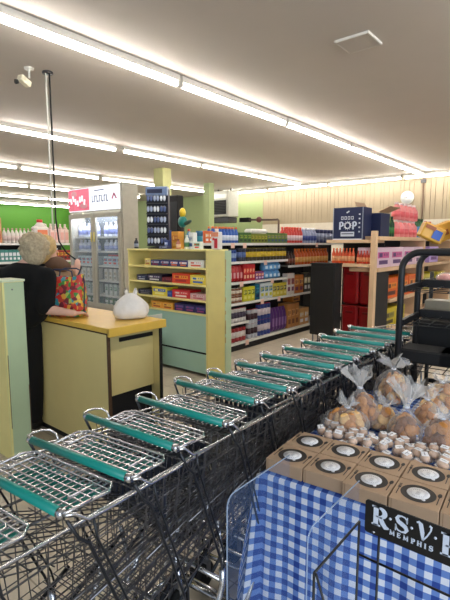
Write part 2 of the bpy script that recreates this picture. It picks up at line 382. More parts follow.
ORD = ['first','second','third','fourth','fifth','sixth','seventh','eighth','ninth','tenth','eleventh','twelfth','thirteenth','fourteenth']
def which(label, i, n, t_, tiers, q, deep, side='left'):
    if n*tiers*deep == 1: return label
    if tiers > 1: label = label.replace(' in the two layer stack', '')
    if n == 2: w_ = [side+'hand one', 'other one'][i] if False else ORD[i]+' from the '+side
    else: w_ = ORD[i]+' from the '+side
    if tiers > 1: w_ += [', lower layer', ', upper layer'][t_]
    if deep > 1: w_ += [', front row', ', back row'][q]
    out = label+', '+w_
    return out if len(out.split()) <= 16 else label+', '+w_.replace('from the ', 'from ')
def rowY(name, me, x0, x1, n, Y, z, d_, label, cat, group, tiers=1, h_=0, deep=1):
    """n items along X on a shelf whose front is at Y, facing -Y"""
    for t_ in range(tiers):
        for q in range(deep):
            for i in range(n):
                x = x0+(x1-x0)*(i+.5)/n
                put(name, me, (x, Y+.015+d_/2+q*(d_+.008), z+.001+t_*(h_+.003)), 0, which(label,i,n,t_,tiers,q,deep), cat, group if n*tiers*deep > 1 else None)
def rowX(name, me, y0, y1, n, X, z, d_, label, cat, group, tiers=1, h_=0):
    for t_ in range(tiers):
        for i in range(n):
            y = y0+(y1-y0)*(i+.5)/n
            put(name, me, (X+.015+d_/2, y, z+.001+t_*(h_+.003)), R(-90), which(label,i,n,t_,tiers,0,1,'right'), cat, group if n*tiers > 1 else None)

# ---- candy on the yellow unit (face -X at X=3.87)
CX = 3.875
def cy(px, y): return yat(px, CX, y)
def candy(px0, px1, z, h_, body, label, accent, text, n=1, nm='candy_box', y=280, cat='candy box'):
    h_ *= 1.22; y1, y0 = cy(px0, y), cy(px1, y); w_ = (y1-y0)/n-.006
    rowX(nm, carton(w_, .2, h_, body, label, accent), y0, y1, n, CX, z, .2, text, cat, None if n == 1 else text[:40])
for it in [
 (144,150,1.31,.075,(235,210,110),(240,225,170),(200,120,60),'small cream yellow candy carton at left of upper candy shelf',1),
 (150,169,1.31,.062,(40,44,96),(190,196,214),(150,40,60),'long navy candy display tray on upper candy shelf',2),
 (169,187,1.31,.062,(60,50,110),(226,226,236),(230,110,40),'blue and orange candy tray on upper candy shelf',2),
 (187,203,1.31,.07,(228,226,216),(240,240,236),(220,90,60),'white candy carton at right end of upper candy shelf',1),
 (136,146,1.107,.06,(24,26,52),(50,60,96),(180,180,190),'small black candy box at left of second candy shelf',1),
 (146,161,1.107,.075,(30,24,44),(110,90,120),(226,222,216),'black candy box with a white base stripe on second candy shelf',1),
 (161,171,1.107,.05,(110,26,34),(150,50,60),(40,30,40),'low dark red candy tray on second candy shelf',1),
 (171,189,1.107,.1,(222,66,24),(240,150,40),(180,30,30),'tall orange and red candy carton on second candy shelf',1),
 (189,205,1.107,.092,(236,214,70),(240,230,150),(60,110,190),'yellow candy carton with blue print on second candy shelf',1),
 (137,151,.924,.055,(30,30,40),(60,60,80),(120,110,110),'dark candy tray behind the white bag on third candy shelf',1),
 (151,166,.924,.095,(238,216,60),(70,110,200),(250,240,150),'yellow carton with blue lettering on third candy shelf',1),
 (166,171,.924,.06,(40,70,150),(80,110,190),None,'narrow blue candy box between yellow and red cartons',1),
 (171,189,.924,.082,(206,36,40),(226,90,80),(240,220,210),'red carton with a white round mark on third candy shelf',1),
 (189,205,.924,.06,(214,170,170),(230,200,196),(190,90,100),'pale pink candy carton at right of third candy shelf',1),
 (150,172,.763,.07,(232,160,50),(240,190,80),(160,80,30),'orange candy box on the lowest candy shelf',2),
 (173,205,.763,.075,(36,28,90),(90,80,150),(150,60,120),'deep purple candy box on the lowest candy shelf',3)]:
    candy(*it[:8], n=it[8])

# ---- things standing on top of the candy unit
TZ = 1.526
t = thing('sunglasses_tower', 'tall black sunglasses display tower on top of the candy shelves', 'display rack', (4.02, cy(151,240)+.02, TZ), R(-58))
MB().lathe([(.14,0),(.14,.015),(.03,.03)], M_blk, n=20).build('base', t)
MB().box((0,.02,.40), (.29,.1,.74), mat('navy_black_board',(20,22,40),.5), bevel=.01).build('board', t)
MB().box((0,-.005,.735), (.29,.12,.115), mat('pale_blue_header',(120,140,176),.4), bevel=.01).box((-.02,-.067,.735),(.2,.004,.05),mat('dark_header_print',(36,42,70),.5)).build('header', t)
for i in range(5): MB().box((0,-.05,.045+i*.135), (.27,.05,.012), M_dkgrey).build('shelf', t)
def glasses_mesh(col):
    g = MB()
    for s_ in (-1,1): g.lathe([(.017,0),(.0185,.004),(.016,.007)], colm(col), c=(s_*.021,0,.022), rx=R(90), n=12, sy=.85)
    g.tube([(-.006,0,.026),(0,-.004,.03),(.006,0,.026)],.002,M_blk,5)
    for s_ in (-1,1): g.tube([(s_*.04,0,.026),(s_*.041,.03,.026),(s_*.038,.055,.012)],.0018,M_blk,5)
    g.tube([(-.04,-.001,.03),(-.02,-.003,.039),(0,-.003,.032),(.02,-.003,.039),(.04,-.001,.03)],.003,M_grey,5)
    return g.mesh('sunglasses')
gl = [glasses_mesh(c_) for c_ in ((170,180,206),(226,230,236),(90,104,150))]
Mt = Matrix.Translation(t.location) @ Matrix.Rotation(R(-58),4,'Z')
for i in range(5):
    for j in range(3):
        q = Mt @ Vector((-.088+j*.088, -.066, .0525+i*.135)); tall = 1.35
        o = put('sunglasses', gl[(i*2+j)%3], q, R(-58), ['smoky grey-blue','silver mirrored','dark blue'][(i*2+j)%3]+' sunglasses on the %s shelf up the black tower, %s' % (ordn[i], ['left','middle','right'][j]), 'sunglasses', 'sunglasses on the display tower')
        o.scale = (1, 1, 2.3)
def on_top(px0, px1, X, me, name, label, cat, rz=-90, n=1, group=None, z=TZ):
    y1, y0 = yat(px0, X), yat(px1, X)
    for i in range(n): put(name, me, (X, y0+(y1-y0)*(i+.5)/n, z), R(rz), label, cat, group)
on_top(134,139,3.99, bottle(.03,.14,(40,44,60),(130,140,160),(30,30,30)), 'bottle','small dark bottle left of the sunglasses tower','bottle')
on_top(165,171,4.0, carton(.07,.06,.11,(40,60,120),(150,170,210),(220,220,230)), 'carton','blue carton standing right of the sunglasses tower','carton')
on_top(165,171,4.12, carton(.08,.06,.24,(60,80,140),(170,190,220),(30,40,90)), 'carton','tall blue patterned carton behind a shorter blue one','carton')
on_top(172,184,4.12, carton(.13,.1,.22,(214,150,50),(190,110,40),(230,180,90)), 'carton','orange brown carton on top of the candy shelves','carton')
on_top(160,170,3.93, carton(.16,.06,.035,(60,66,110),(170,180,210),(20,20,40)), 'packet','flat dark blue packet lying at the front of the top shelf','packet')
on_top(175,182,3.95, bottle(.03,.12,(190,120,100),(226,190,160),(120,60,50)), 'bottle','small reddish bottle in front of the orange carton','bottle')
on_top(184,190,3.95, bottle(.032,.17,(226,226,214),(80,130,80),(220,220,220)), 'bottle','white bottle with a green label on the top shelf','bottle')
on_top(190,196,4.0, carton(.075,.07,.2,(230,230,226),(200,205,200),(60,90,140)), 'carton','plain white carton left of the teal tub','carton')
on_top(194,203,3.97, carton(.11,.06,.09,(224,230,224),(60,140,80),(220,80,60)), 'carton','low white and green carton near the column','carton')
on_top(196,203,4.1, can(.045,.22,(24,90,130),(40,130,150),(20,50,90)), 'tub','teal blue tub behind the low white carton','tub')
on_top(186,192,4.12, bottle(.04,.25,(60,130,170),(220,220,230),(220,90,60)), 'bottle','blue spray bottle at the back of the top shelf','bottle')
g = MB(); g.box((0,0,.10),(.12,.07,.2),colm((232,226,220)),bevel=.008); g.box((0,-.036,.17),(.12,.002,.05),colm((236,150,110))); g.box((.02,-.036,.07),(.05,.003,.11),colm((200,30,50)))
g.box((-.02,-.0365,.12),(.03,.002,.03),colm((220,60,60))); g.lathe([(.02,.2),(.02,.235)],colm((236,220,210)),n=10)
put('detergent_jug', g.mesh('detergent_jug'), (3.93,3.42,1.526), R(-95), 'white carton with a red tag standing on the yellow column','carton')
# dark stacked cases and bright toy behind the tower
X = 7.0
g = thing('dark_cabinet', 'tall black display case behind the sunglasses tower', 'cabinet', (X,yat(172,X),0), R(-90))
MB().box((.0,.1,1.32),(.38,.2,2.64),M_blk,bevel=.02).build('body', g); MB().box((0,-.005,1.9),(.34,.01,1.2),mat('charcoal_door',(34,34,38),.4)).build('door', g)
g = thing('parrot_ornament','yellow and teal bird ornament hanging right of the black case','ornament',(6.6,yat(183,6.6),0))
MB().ell((0,0,2.21),(.07,.07,.1),colm((226,196,40))).build('head', g)
MB().ell((0,0,2.03),(.08,.11,.12),colm((30,130,120))).build('body', g); MB().ell((0,-.14,2.01),(.05,.12,.04),colm((40,70,60)),rx=R(-20)).build('wing', g)
MB().box((0,0,.97),(.05,.05,1.92),M_dkgrey).box((0,0,.01),(.3,.3,.02),M_dkgrey).build('stand', g)

# ------------------------------------------------------------------ long gondola
GY, GX0, GX1 = 4.1, 4.35, 8.9
g = thing('aisle_gondola', 'long black backed grocery shelving with white shelf edges', 'shelving', (0,0,0))
MB().b2((GX0,GY+.42,0),(GX1,GY+.46,1.585),M_shelf).build('back_panel', g)
MB().b2((GX0,GY+.01,0),(GX1,GY+.45,.11),M_blk).b2((GX0,GY-.012,.09),(GX1,GY+.42,.13),M_lip).build('base', g)
def gshelf(x0,x1,z):
    s_ = MB().b2((x0,GY,z-.02),(x1,GY+.42,z),M_deck).build('shelf', g)
    MB().b2((x0,GY-.012,z-.035),(x1,GY,z+.002),M_lip).build('shelf_edge', s_)
a, b, c_ = GX0, xat(288,GY), GX1
m_ = xat(249,GY)
gshelf(GX0,GX1,1.60)
gshelf(GX0,b-.01,1.33); gshelf(b+.01,GX1,1.22); gshelf(GX0,b-.01,1.03); gshelf(GX0,GX1,.72) ; gshelf(GX0,m_,.43); gshelf(b+.01,GX1,1.0) if False else None
for x in (GX0+.012, m_, b, 7.75, GX1-.012): MB().b2((x-.012,GY+.40,0),(x+.012,GY+.42,1.58),M_blk).build('upright', g)
tg = [(244,1.60),(232,1.60),(316,1.60),(265,1.33),(241,1.03),(272,1.03),(262,.72),(279,.72),(247,.13)]
for px, z in tg: MB().b2((xat(px,GY)-.04,GY-.017,z-.075),(xat(px,GY)+.04,GY-.013,z-.002),mat('price_tag',(240,200,180),.5)).build('price_tag', g)

def gr(px0, px1, z, n, kind, dims, cols, name, label, cat, tiers=1, deep=1):
    x0, x1 = xat(px0,GY,250), xat(px1,GY,250); wd = (x1-x0)/n
    if kind == 'carton': me = carton(min(dims[0],wd*.96), dims[1], dims[2], *cols); d_ = dims[1]
    elif kind == 'can': me = can(min(dims[0],wd*.48), dims[2], *cols); d_ = 2*min(dims[0],wd*.48)
    elif kind == 'bottle': me = bottle(min(dims[0],wd*.48), dims[2], *cols); d_ = 2*min(dims[0],wd*.48)
    elif kind == 'jug': me = jug(min(dims[0],wd*.92), dims[1], dims[2], *cols); d_ = dims[1]
    elif kind == 'pouch': me = pouch(min(dims[0],wd*.97), dims[1], dims[2], *cols); d_ = dims[1]
    rowY(name, me, x0, x1, n, GY, z, d_, label, cat, label[:60], tiers, dims[2], deep)
BL=(40,70,160)
gr(206,214,1.6,2,'carton',(.2,.12,.16),((226,110,60),(236,180,120),(230,230,230)),'carton','orange carton at the left end of the top aisle shelf','carton')
gr(214,240,1.6,8,'bottle',(.05,0,.225),((44,90,170),(210,216,230),(236,110,50)),'bottle','blue bottle with an orange cap on the top shelf','bottle',1,2)
gr(240,252,1.6,3,'carton',(.2,.12,.15),((70,110,50),(150,170,60),(40,60,40)),'carton','dark green carton on the top aisle shelf','carton')
gr(252,268,1.6,5,'carton',(.14,.1,.14),((120,130,40),(190,180,60),(60,60,30)),'carton','olive and yellow carton on the top aisle shelf','carton')
gr(268,288,1.6,6,'carton',(.14,.1,.16),((90,120,60),(160,160,70),(60,80,120)),'carton','green and blue carton in the middle of the top shelf','carton')
gr(288,304,1.6,6,'bottle',(.06,0,.27),((200,60,50),(226,200,200),(220,80,60)),'bottle','red bottle with a pale label on the top shelf','bottle',1,2)
gr(304,318,1.6,5,'bottle',(.07,0,.27),((150,160,190),(50,70,140),(226,226,230)),'bottle','white and blue bottle on the top shelf','bottle',1,2)
gr(318,336,1.6,5,'can',(.09,0,.25),((40,50,90),(140,150,180),(190,190,200)),'canister','dark blue canister near the right end of the top shelf','canister')
tag(MB().box((xat(261,GY),GY+.10,1.7795),(.42,.16,.07),M_white,bevel=.02).build('foam_tray'),'white tray lying on the olive cartons of the top shelf','tray')
gr(230,238,1.33,3,'can',(.05,0,.17),((50,80,150),(140,160,200)),'can','blue can at the left of the second aisle shelf','can')
gr(240,248,1.33,2,'can',(.08,0,.19),((40,44,60),(90,110,160)),'can','large dark blue can on the second aisle shelf','can')
gr(248,288,1.33,12,'can',(.055,0,.19),((60,50,30),(216,180,50),(230,200,60)),'can','yellow labelled can in the row on the second aisle shelf','can',1,2)
gr(289,297,1.22,3,'bottle',(.05,0,.24),((60,34,24),(120,60,40),(40,30,30)),'bottle','dark brown bottle left of the orange bottles','bottle')
gr(297,330,1.22,11,'bottle',(.07,0,.28),((206,90,30),(226,170,90),(230,120,40)),'bottle','orange sauce bottle on the second shelf near the black cabinet','bottle')
gr(230,244,1.03,4,'pouch',(.13,.1,.24),((180,28,36),(220,160,160)),'bag','red bag at the left of the third aisle shelf','bag')
gr(244.5,256,1.03,4,'carton',(.1,.08,.25),((190,36,44),(226,80,60),(240,200,160)),'carton','tall red carton on the third aisle shelf','carton')
gr(256.5,265,1.03,3,'carton',(.1,.1,.13),((130,70,130),(220,130,60),(230,200,220)),'carton','purple and orange carton on the third aisle shelf','carton')
gr(265.5,282,1.03,4,'pouch',(.16,.12,.13),((90,150,200),(200,220,236)),'packet','light blue packet in the two layer stack on the third shelf','packet',2)
gr(230,244,.72,4,'can',(.06,0,.105),((140,90,60),(226,210,190),(230,230,230)),'jar','brown and white jar in the two layer stack on the fourth shelf','jar',2)
gr(244.5,256,.72,3,'carton',(.13,.1,.22),((214,206,50),(90,110,40),(236,230,120)),'carton','bright yellow carton on the fourth aisle shelf','carton')
gr(256.5,261,.72,1,'carton',(.13,.1,.24),((20,96,120),(60,140,160),(20,50,90)),'carton','teal carton between yellow and white ones on the fourth shelf','carton')
gr(261.5,274,.72,3,'carton',(.16,.1,.25),((206,214,216),(70,130,170),(214,206,60)),'carton','white carton with blue and yellow print on the fourth shelf','carton')
gr(274,288,.72,4,'carton',(.15,.1,.22),((206,186,60),(80,80,60),(230,220,130)),'carton','mustard yellow carton on the fourth aisle shelf','carton')
gr(288.5,296,.72,2,'carton',(.17,.1,.36),((214,206,200),(160,90,70),(120,60,90)),'carton','tall white carton on the fourth aisle shelf','carton')
gr(296,305,.72,2,'carton',(.2,.12,.32),((196,112,44),(226,170,90),(110,50,80)),'carton','tall orange brown carton on the fourth aisle shelf','carton')
gr(305.5,312,.72,2,'carton',(.15,.12,.34),((46,46,44),(206,206,160),(230,230,230)),'carton','black and white carton on the fourth shelf by the black cabinet','carton')
gr(230,248,.43,6,'can',(.07,0,.2),((214,208,204),(70,60,80),(170,40,50)),'jar','white jar with a dark label on the fifth aisle shelf','jar')
gr(230,248,.13,5,'can',(.075,0,.21),((150,36,40),(220,210,206),(50,30,30)),'can','red and white can on the base shelf, left section','can')
gr(250,260,.13,3,'can',(.09,0,.22),((190,190,196),(60,30,40),(180,30,40)),'tub','white tub with a dark label on the base shelf','tub',2)
gr(260,273,.13,4,'can',(.09,0,.25),((40,60,130),(214,200,206),(190,30,50)),'tub','blue and red tub on the base shelf','tub',2)
gr(273.5,289,.13,5,'pouch',(.16,.12,.4),((84,36,110),(150,110,170)),'bag','purple bag standing on the base shelf','bag')
gr(289.5,301,.13,3,'carton',(.25,.2,.42),((190,130,70),(214,160,100),(120,70,40)),'carton','tan orange carton on the base shelf','carton')
gr(301.5,311,.13,2,'carton',(.3,.25,.3),((200,150,90),(220,190,140),(230,230,236)),'carton','wide tan carton on the base shelf by the black cabinet','carton')
put('carton', carton(.26,.2,.16,(206,130,50),(220,160,80),(120,70,40)), (xat(302,GY),GY+.2,.13+.425), 0, 'small orange carton on top of the tan cartons of the base shelf','carton')

# ------------------------------------------------------------------ black cabinet in front of the gondola end
BX = 6.12; by1, by0 = yat(310,BX,300), yat(334,BX,300)
g = thing('black_cabinet','plain tall black cabinet on casters between the aisle and red bins','cabinet',(BX,(by0+by1)/2,0),R(-90))
bw_ = by1-by0
MB().box((0,.12,.74),(bw_,.24,1.08),M_blk,bevel=.008).build('body', g)
MB().box((0,-.004,.74),(bw_-.03,.008,1.02),M_blk).build('door', g); MB().box((.0,.12,1.29),(bw_+.01,.25,.02),M_blk).build('top', g)
for x_ in (-1,1):
    for y_ in (.04,.20): MB().tube([(x_*(bw_/2-.04),y_,.06),(x_*(bw_/2-.04),y_,.2)],.012,M_grey,8).lathe([(.02,-.012),(.035,-.012),(.035,.012),(.02,.012)],M_blk,c=(x_*(bw_/2-.04),y_,.036),rx=R(90),n=14).build('caster', g)

# ------------------------------------------------------------------ second gondola, tan boards
EX = 6.6; Y0, Y1 = 2.70, 3.36
g = thing('tan_gondola','tan board shelving end with drinks behind the bread rack','shelving',(0,0,0))
MB().b2((EX,Y0-.075,0),(EX+.1,Y0,1.78),M_wood,bevel=.005).build('post', g)
MB().b2((EX+.101,Y0-.07,0),(EX+.615,Y0-.055,1.155),M_shelf).build('end_panel', g)  # dark sheet standing in for the shaded recess between the boards
MB().b2((EX+.56,Y0,0),(EX+.60,Y1+.04,1.6),M_shelf).build('back_panel', g)
MB().b2((EX-.03,Y0,1.60),(EX+.56,Y1+.05,1.65),M_wood,bevel=.004).build('shelf', g)
MB().b2((EX-.03,Y0,1.235),(EX+.56,Y1+.05,1.285),M_wood,bevel=.004).build('shelf', g)
SY = 2.62; SX1 = 10.9
for z in (1.70,1.22,.70,.235): MB().b2((EX+.1 if z>1 else EX+.62,SY-.02,z-.06),(SX1,SY+.45,z),M_wood,bevel=.004).build('shelf', g)
MB().b2((EX+.62,SY+.45,0),(SX1,SY+.49,1.7),M_shelf).build('back_panel', g)
for x in (8.95,10.86): MB().b2((x,SY-.01,0),(x+.04,SY+.45,1.64),M_wood).build('divider', g)
def ex(px0,px1,n,z,kind,dims,cols,name,label,cat):
    y1, y0 = yat(px0,EX), yat(px1,EX); wd = (y1-y0)/n
    me = bottle(min(dims[0],wd*.48),dims[2],*cols) if kind=='bottle' else carton(min(dims[0],wd*.97),dims[1],dims[2],*cols)
    rowX(name, me, y0, y1, n, EX, z, 2*min(dims[0],wd*.48) if kind=='bottle' else dims[1], label, cat, label[:60])
ex(331,354,7,1.285,'bottle',(.06,0,.235),((216,84,40),(230,170,120),(230,110,50)),'bottle','orange red bottle on the tan end shelf under the navy box','bottle')
ex(356,371,5,1.285,'bottle',(.06,0,.2),((196,60,34),(226,150,100),(200,70,40)),'bottle','shorter red bottle at the right of the tan end shelf','bottle')
# navy boxes
M_navy = mat('navy_box_card',(28,38,78),.5); M_wp = mat('white_print',(214,218,228),.5)
yb1, yb0 = yat(333,EX,225), yat(363,EX,225)
g = thing('navy_soda_box','navy blue drinks box printed POP in white on the tan end shelf','box',(EX,(yb0+yb1)/2,1.651),R(-90))
bw = yb1-yb0
MB().box((0,.16,.245),(bw,.32,.49),M_navy,bevel=.004).build('carton', g)
e = MB(); e.box((0,-.002,.006),(bw,.006,.02),M_wp); e.box((-bw/2+.006,-.002,.245),(.012,.006,.49),mat('grey_tape',(150,156,170),.4)); e.box((bw/2-.006,-.002,.245),(.012,.006,.49),mat('grey_tape',(150,156,170),.4))
for (x,z,w_,h_) in [(0,.085,.22,.07)]: e.box((x,-.003,z),(w_,.004,h_),M_wp)
e.box((0,-.006,.09),(.19,.003,.014),M_navy)
for i in range(4): e.box((-.09+i*.055,-.003,.33),(.038,.003,.05),M_wp); e.box((-.09+i*.055,-.005,.33),(.02,.003,.028),M_navy)
for i in range(5): e.box((.19,-.003,.12+i*.065),(.025,.003,.022),M_wp)
e.box((.0,-.003,.42),(.05,.003,.02),M_wp,ry=R(-30))
e.build('print', g)
POPG = g
e = MB(); e.tube([(.045*math.cos(2*math.pi*k/24),-.004,.215+.045*math.sin(2*math.pi*k/24)) for k in range(24)],.012,M_wp,6,closed=True)
for k in range(12): a=2*math.pi*k/12; e.box((.065*math.cos(a),-.004,.215+.065*math.sin(a)),(.014,.004,.006),M_wp,ry=-a)
e.build('lettering', g)
g = thing('open_navy_box','open dark navy carton with raised tan flaps beside the POP box','box',(7.13,2.86,1.701))
n_ = MB(); n_.b2((-.19,-.17,0),(.19,-.16,.36),M_navy); n_.b2((-.19,.16,0),(.19,.17,.36),M_navy); n_.b2((-.19,-.16,0),(-.18,.16,.36),M_navy); n_.b2((.18,-.16,0),(.19,.16,.36),M_navy); n_.b2((-.18,-.16,0),(.18,.16,.01),M_kraft); n_.build('carton', g)
MB().b2((.192,-.17,0),(.21,.17,.33),colm((160,180,60))).build('lime_divider', g)
MB().box((-.05,-.24,.41),(.42,.2,.008),M_kraft,rx=R(-22)).build('flap', g); MB().box((.02,.22,.46),(.4,.2,.008),M_kraft,rx=R(60)).build('flap', g)
# red bins
g0 = thing('red_bin','x','bin',(EX+.03,0,0),R(-90))
MB().box((0,.16,.31),(.265,.28,.58),mat('glossy_red_plastic',(150,22,26),.3,coat=.3),bevel=.03).build('body', g0)
MB().box((0,.155,.595),(.278,.3,.03),mat('glossy_red_plastic',(150,22,26)),bevel=.01).build('lid', g0)
hh = MB(); hh.box((0,.016,.5),(.12,.012,.03),mat('dark_red_grip',(110,14,18),.4)); hh.build('grip', g0)
RK = tree(g0)
RX = EX+.14; ra_, rb_ = yat(341,RX,290), yat(363,RX,290); rc1 = (ra_+rb_)/2; rc1 = max(rc1, 3.075); rc2 = rc1-.283
for i,(y_,z_,l_) in enumerate([(rc1,0,'red plastic bin at lower left of the stacked four'),(rc2,0,'red plastic bin at lower right of the stacked four'),(rc1,.612,'red plastic bin at upper left of the stacked four'),(rc2,.612,'red plastic bin at upper right of the stacked four')]):
    o = g0 if i==0 else copy_tree(g0,RK)[0]
    o.location = (RX,y_,z_+.001); tag(o,l_,'bin','four stacked red bins')
# side shelf goods (face -Y at SY)
def sg(px0,px1,n,z,kind,dims,cols,name,label,cat,tiers=1,dy=0,yy=262):
    x0,x1 = xat(px0,SY,yy), xat(px1,SY,yy); wd=(x1-x0)/n
    if kind=='bottle': r=min(dims[0],wd*.48); me=bottle(r,dims[2],*cols); d_=2*r
    else: me=carton(min(dims[0],wd*.97),dims[1],dims[2],*cols); d_=dims[1]
    rowY(name,me,x0,x1,n,SY+dy,z,d_,label,cat,label[:60],tiers,dims[2])
sg(377,425,4,1.22,'carton',(.6,.3,.31),((230,200,214),(210,90,150),(90,50,110)),'drink_carton','pink drinks multipack on the upper tan shelf','drinks pack')
sg(427,441,1,1.22,'carton',(.6,.3,.31),((190,160,220),(226,200,230),(110,60,130)),'drink_carton','lilac drinks multipack right of the pink ones','drinks pack')
sg(388,420,3,.70,'carton',(.6,.3,.33),((224,96,24),(236,140,40),(90,40,30)),'drink_carton','orange drinks multipack on the middle tan shelf','drinks pack')
sg(388,408,2,.235,'carton',(.5,.3,.3),((206,186,40),(150,140,60),(80,70,40)),'drink_carton','yellow drinks multipack on the lower tan shelf','drinks pack')
sg(421,449,2,.70,'carton',(.5,.3,.3),((200,186,60),(150,140,60),(226,220,200)),'drink_carton','yellow drinks multipack seen through the bread rack','drinks pack')
sg(393,399.5,3,1.70,'bottle',(.06,0,.33),((16,70,36),(40,110,50),(20,50,30)),'bottle','dark green soda bottle left of the pink bottles','bottle',1,.05,225)
sg(400,421,5,1.70,'bottle',(.075,0,.285),((236,140,140),(230,104,110),(240,220,220)),'bottle','pink drink bottle in the two layer stack on the tan shelf','bottle',2,.02,225)
sg(422,432,4,1.70,'bottle',(.06,0,.36),((20,90,40),(190,190,60),(30,60,30)),'bottle','green soda bottle right of the pink bottles','bottle',1,.1,225)
sg(422,433,2,1.70,'carton',(.3,.1,.2),((80,150,200),(200,220,236),(40,90,160)),'carton','light blue carton in front of the green bottles','carton',1,-.01,225)
sg(433,441,2,1.70,'bottle',(.07,0,.33),((20,90,40),(40,120,60),(200,40,40)),'bottle','green bottle at the right end of the tan shelf','bottle',1,.1,225)

# ------------------------------------------------------------------ drinks cooler
CX0 = 5.0; CY0, CY1 = 6.53, 8.22
g = thing('glass_door_cooler','tall two door glass front drinks cooler with a lit red and white sign','cooler',(CX0,(CY0+CY1)/2,0),R(-90))
Wc = CY1-CY0; M_case = mat('cooler_case_beige',(176,170,154),.5); M_in = mat('cooler_interior',(60,62,64),.5)
b_ = MB(); b_.b2((-Wc/2,0,0),(-Wc/2+.06,.34,2.66),M_case); b_.b2((Wc/2-.06,0,0),(Wc/2,.34,2.66),M_case); b_.b2((-Wc/2+.06,.30,.3),(Wc/2-.06,.34,2.66),M_in)
b_.b2((-Wc/2+.06,.0,2.62),(Wc/2-.06,.30,2.66),M_case); b_.b2((-Wc/2+.06,.02,2.15),(Wc/2-.06,.30,2.2),M_case); b_.b2((-Wc/2+.06,.02,.3),(Wc/2-.06,.30,.4),M_case); b_.build('cabinet', g)
gri = MB(); gri.b2((-Wc/2+.06,.03,0),(Wc/2-.06,.30,.3),M_dkgrey)
for i in range(6): gri.b2((-Wc/2+.07,.015,.03+i*.045),(Wc/2-.07,.03,.05+i*.045),M_blk)
gri.build('grille', g)
sg_ = MB(); M_sw = mat('lit_sign_white',(232,234,240),.4,emit=.45,var=.08,scale=5); M_sr = mat('lit_sign_red',(214,104,124),.4,emit=.4,var=.3,scale=6)
sg_.b2((-Wc/2+.02,-.03,2.2),(Wc/2-.06,0,2.63),M_sw); s0 = sg_.build('sign_panel', g)
e = MB(); e.b2((-Wc/2+.03,-.034,2.215),(-.12,-.03,2.615),M_sr); e.build('red_panel', s0)
e = MB(); pr = random.Random(3)
for i in range(7): e.box((-.72+i*.075,-.037,2.40+.05*math.sin(i*1.7)),(.05,.003,.11),M_sw,ry=R(-20+i*5))
e.ell((-.62,-.036,2.53),(.1,.003,.06),mat('sign_pale_pink',(236,170,180),.5)); e.ell((-.3,-.036,2.3),(.12,.003,.05),mat('sign_pale_pink',(236,170,180),.5))
MI = mat('sign_blue_ink',(70,84,130),.5)
for i in range(7): 
    e.box((-.02+i*.075,-.033,2.41),(.016,.003,.12),MI); e.box((.0+i*.075,-.033,2.41+(.05 if i%2 else -.05)),(.05,.003,.02),MI)
e.box((.62,-.033,2.43),(.03,.003,.12),mat('sign_rose',(200,90,130),.5),ry=R(35)); e.box((.68,-.033,2.43),(.03,.003,.12),mat('sign_rose',(200,90,130),.5),ry=R(-35)); e.box((.2,-.033,2.56),(.3,.003,.015),MI)
e.build('sign_print', s0)
for sgn in (-1,1):
    x0_, x1_ = (-Wc/2+.03,-.005) if sgn<0 else (.005,Wc/2-.03)
    d_ = MB()
    d_.b2((x0_,-.05,.4),(x0_+.07,-.005,2.15),M_case); d_.b2((x1_-.07,-.05,.4),(x1_,-.005,2.15),M_case); d_.b2((x0_+.07,-.05,.4),(x1_-.07,-.005,.47),M_case); d_.b2((x0_+.07,-.05,2.07),(x1_-.07,-.005,2.15),M_case)
    dd = d_.build('door', g); MB().b2((x0_+.07,-.03,.47),(x1_-.07,-.022,2.07),M_glass).build('pane', dd)
    MB().b2((sgn*.045-.012,-.08,1.62),(sgn*.045+.012,-.05,1.8),mat('brass_tint_handle',(214,196,120),.4),bevel=.008).build('handle', dd)
czs = [.62,.9,1.18,1.45,1.72,1.93]
for z in czs[:-1]: MB().b2((-Wc/2+.06,.05,z-.03),(Wc/2-.06,.30,z),M_lip).build('shelf', g)
MB().tube([(-.7,.1,2.12),(.7,.1,2.12)],.02,mat('lit_cooler_lamp',(225,235,255),.4,emit=45,var=0),8).build('lamp', g)
cooler_rows = [(.40,'carton',(.1,.1,.16),((60,110,80),(206,214,206),(220,220,226)),'green and white carton on the bottom rack of the cooler'),
 (.62,'carton',(.09,.1,.2),((206,214,206),(60,130,90),(226,230,226)),'white carton with a green label on the second rack of the cooler'),
 (.9,'carton',(.09,.1,.21),((226,222,208),(206,196,170),(170,160,140)),'plain cream carton on the third rack of the cooler'),
 (1.18,'carton',(.13,.1,.17),((190,206,210),(60,120,150),(220,60,50)),'pale carton with blue print on the fourth rack of the cooler'),
 (1.45,'bottle',(.05,0,.21),((206,212,230),(150,160,210),(230,230,240)),'pale bottle on the fifth rack of the cooler'),
 (1.72,'bottle',(.05,0,.27),((214,218,236),(120,130,190),(230,230,240)),'tall pale bottle on the top rack of the cooler')]
for (z,kd,dm,cl,lb) in cooler_rows:
    me = carton(dm[0],dm[1],dm[2],*cl) if kd=='carton' else bottle(dm[0],dm[2],*cl)
    for i in range(11):
        if i==5: continue
        y_ = CY0+.13+(Wc-.26)*i/10
        put('milk_carton' if kd=='carton' else 'bottle', me, (CX0+.15,y_,z+.001), R(-90), which(lb,10-i,11,0,1,0,1), 'carton' if kd=='carton' else 'bottle', lb[-34:])
put('carton', carton(.3,.1,.2,(206,50,50),(60,90,170),(230,230,230)), (CX0+.25,CY0+.6,1.181), R(-90), 'red and blue pack at the back of the cooler','carton')

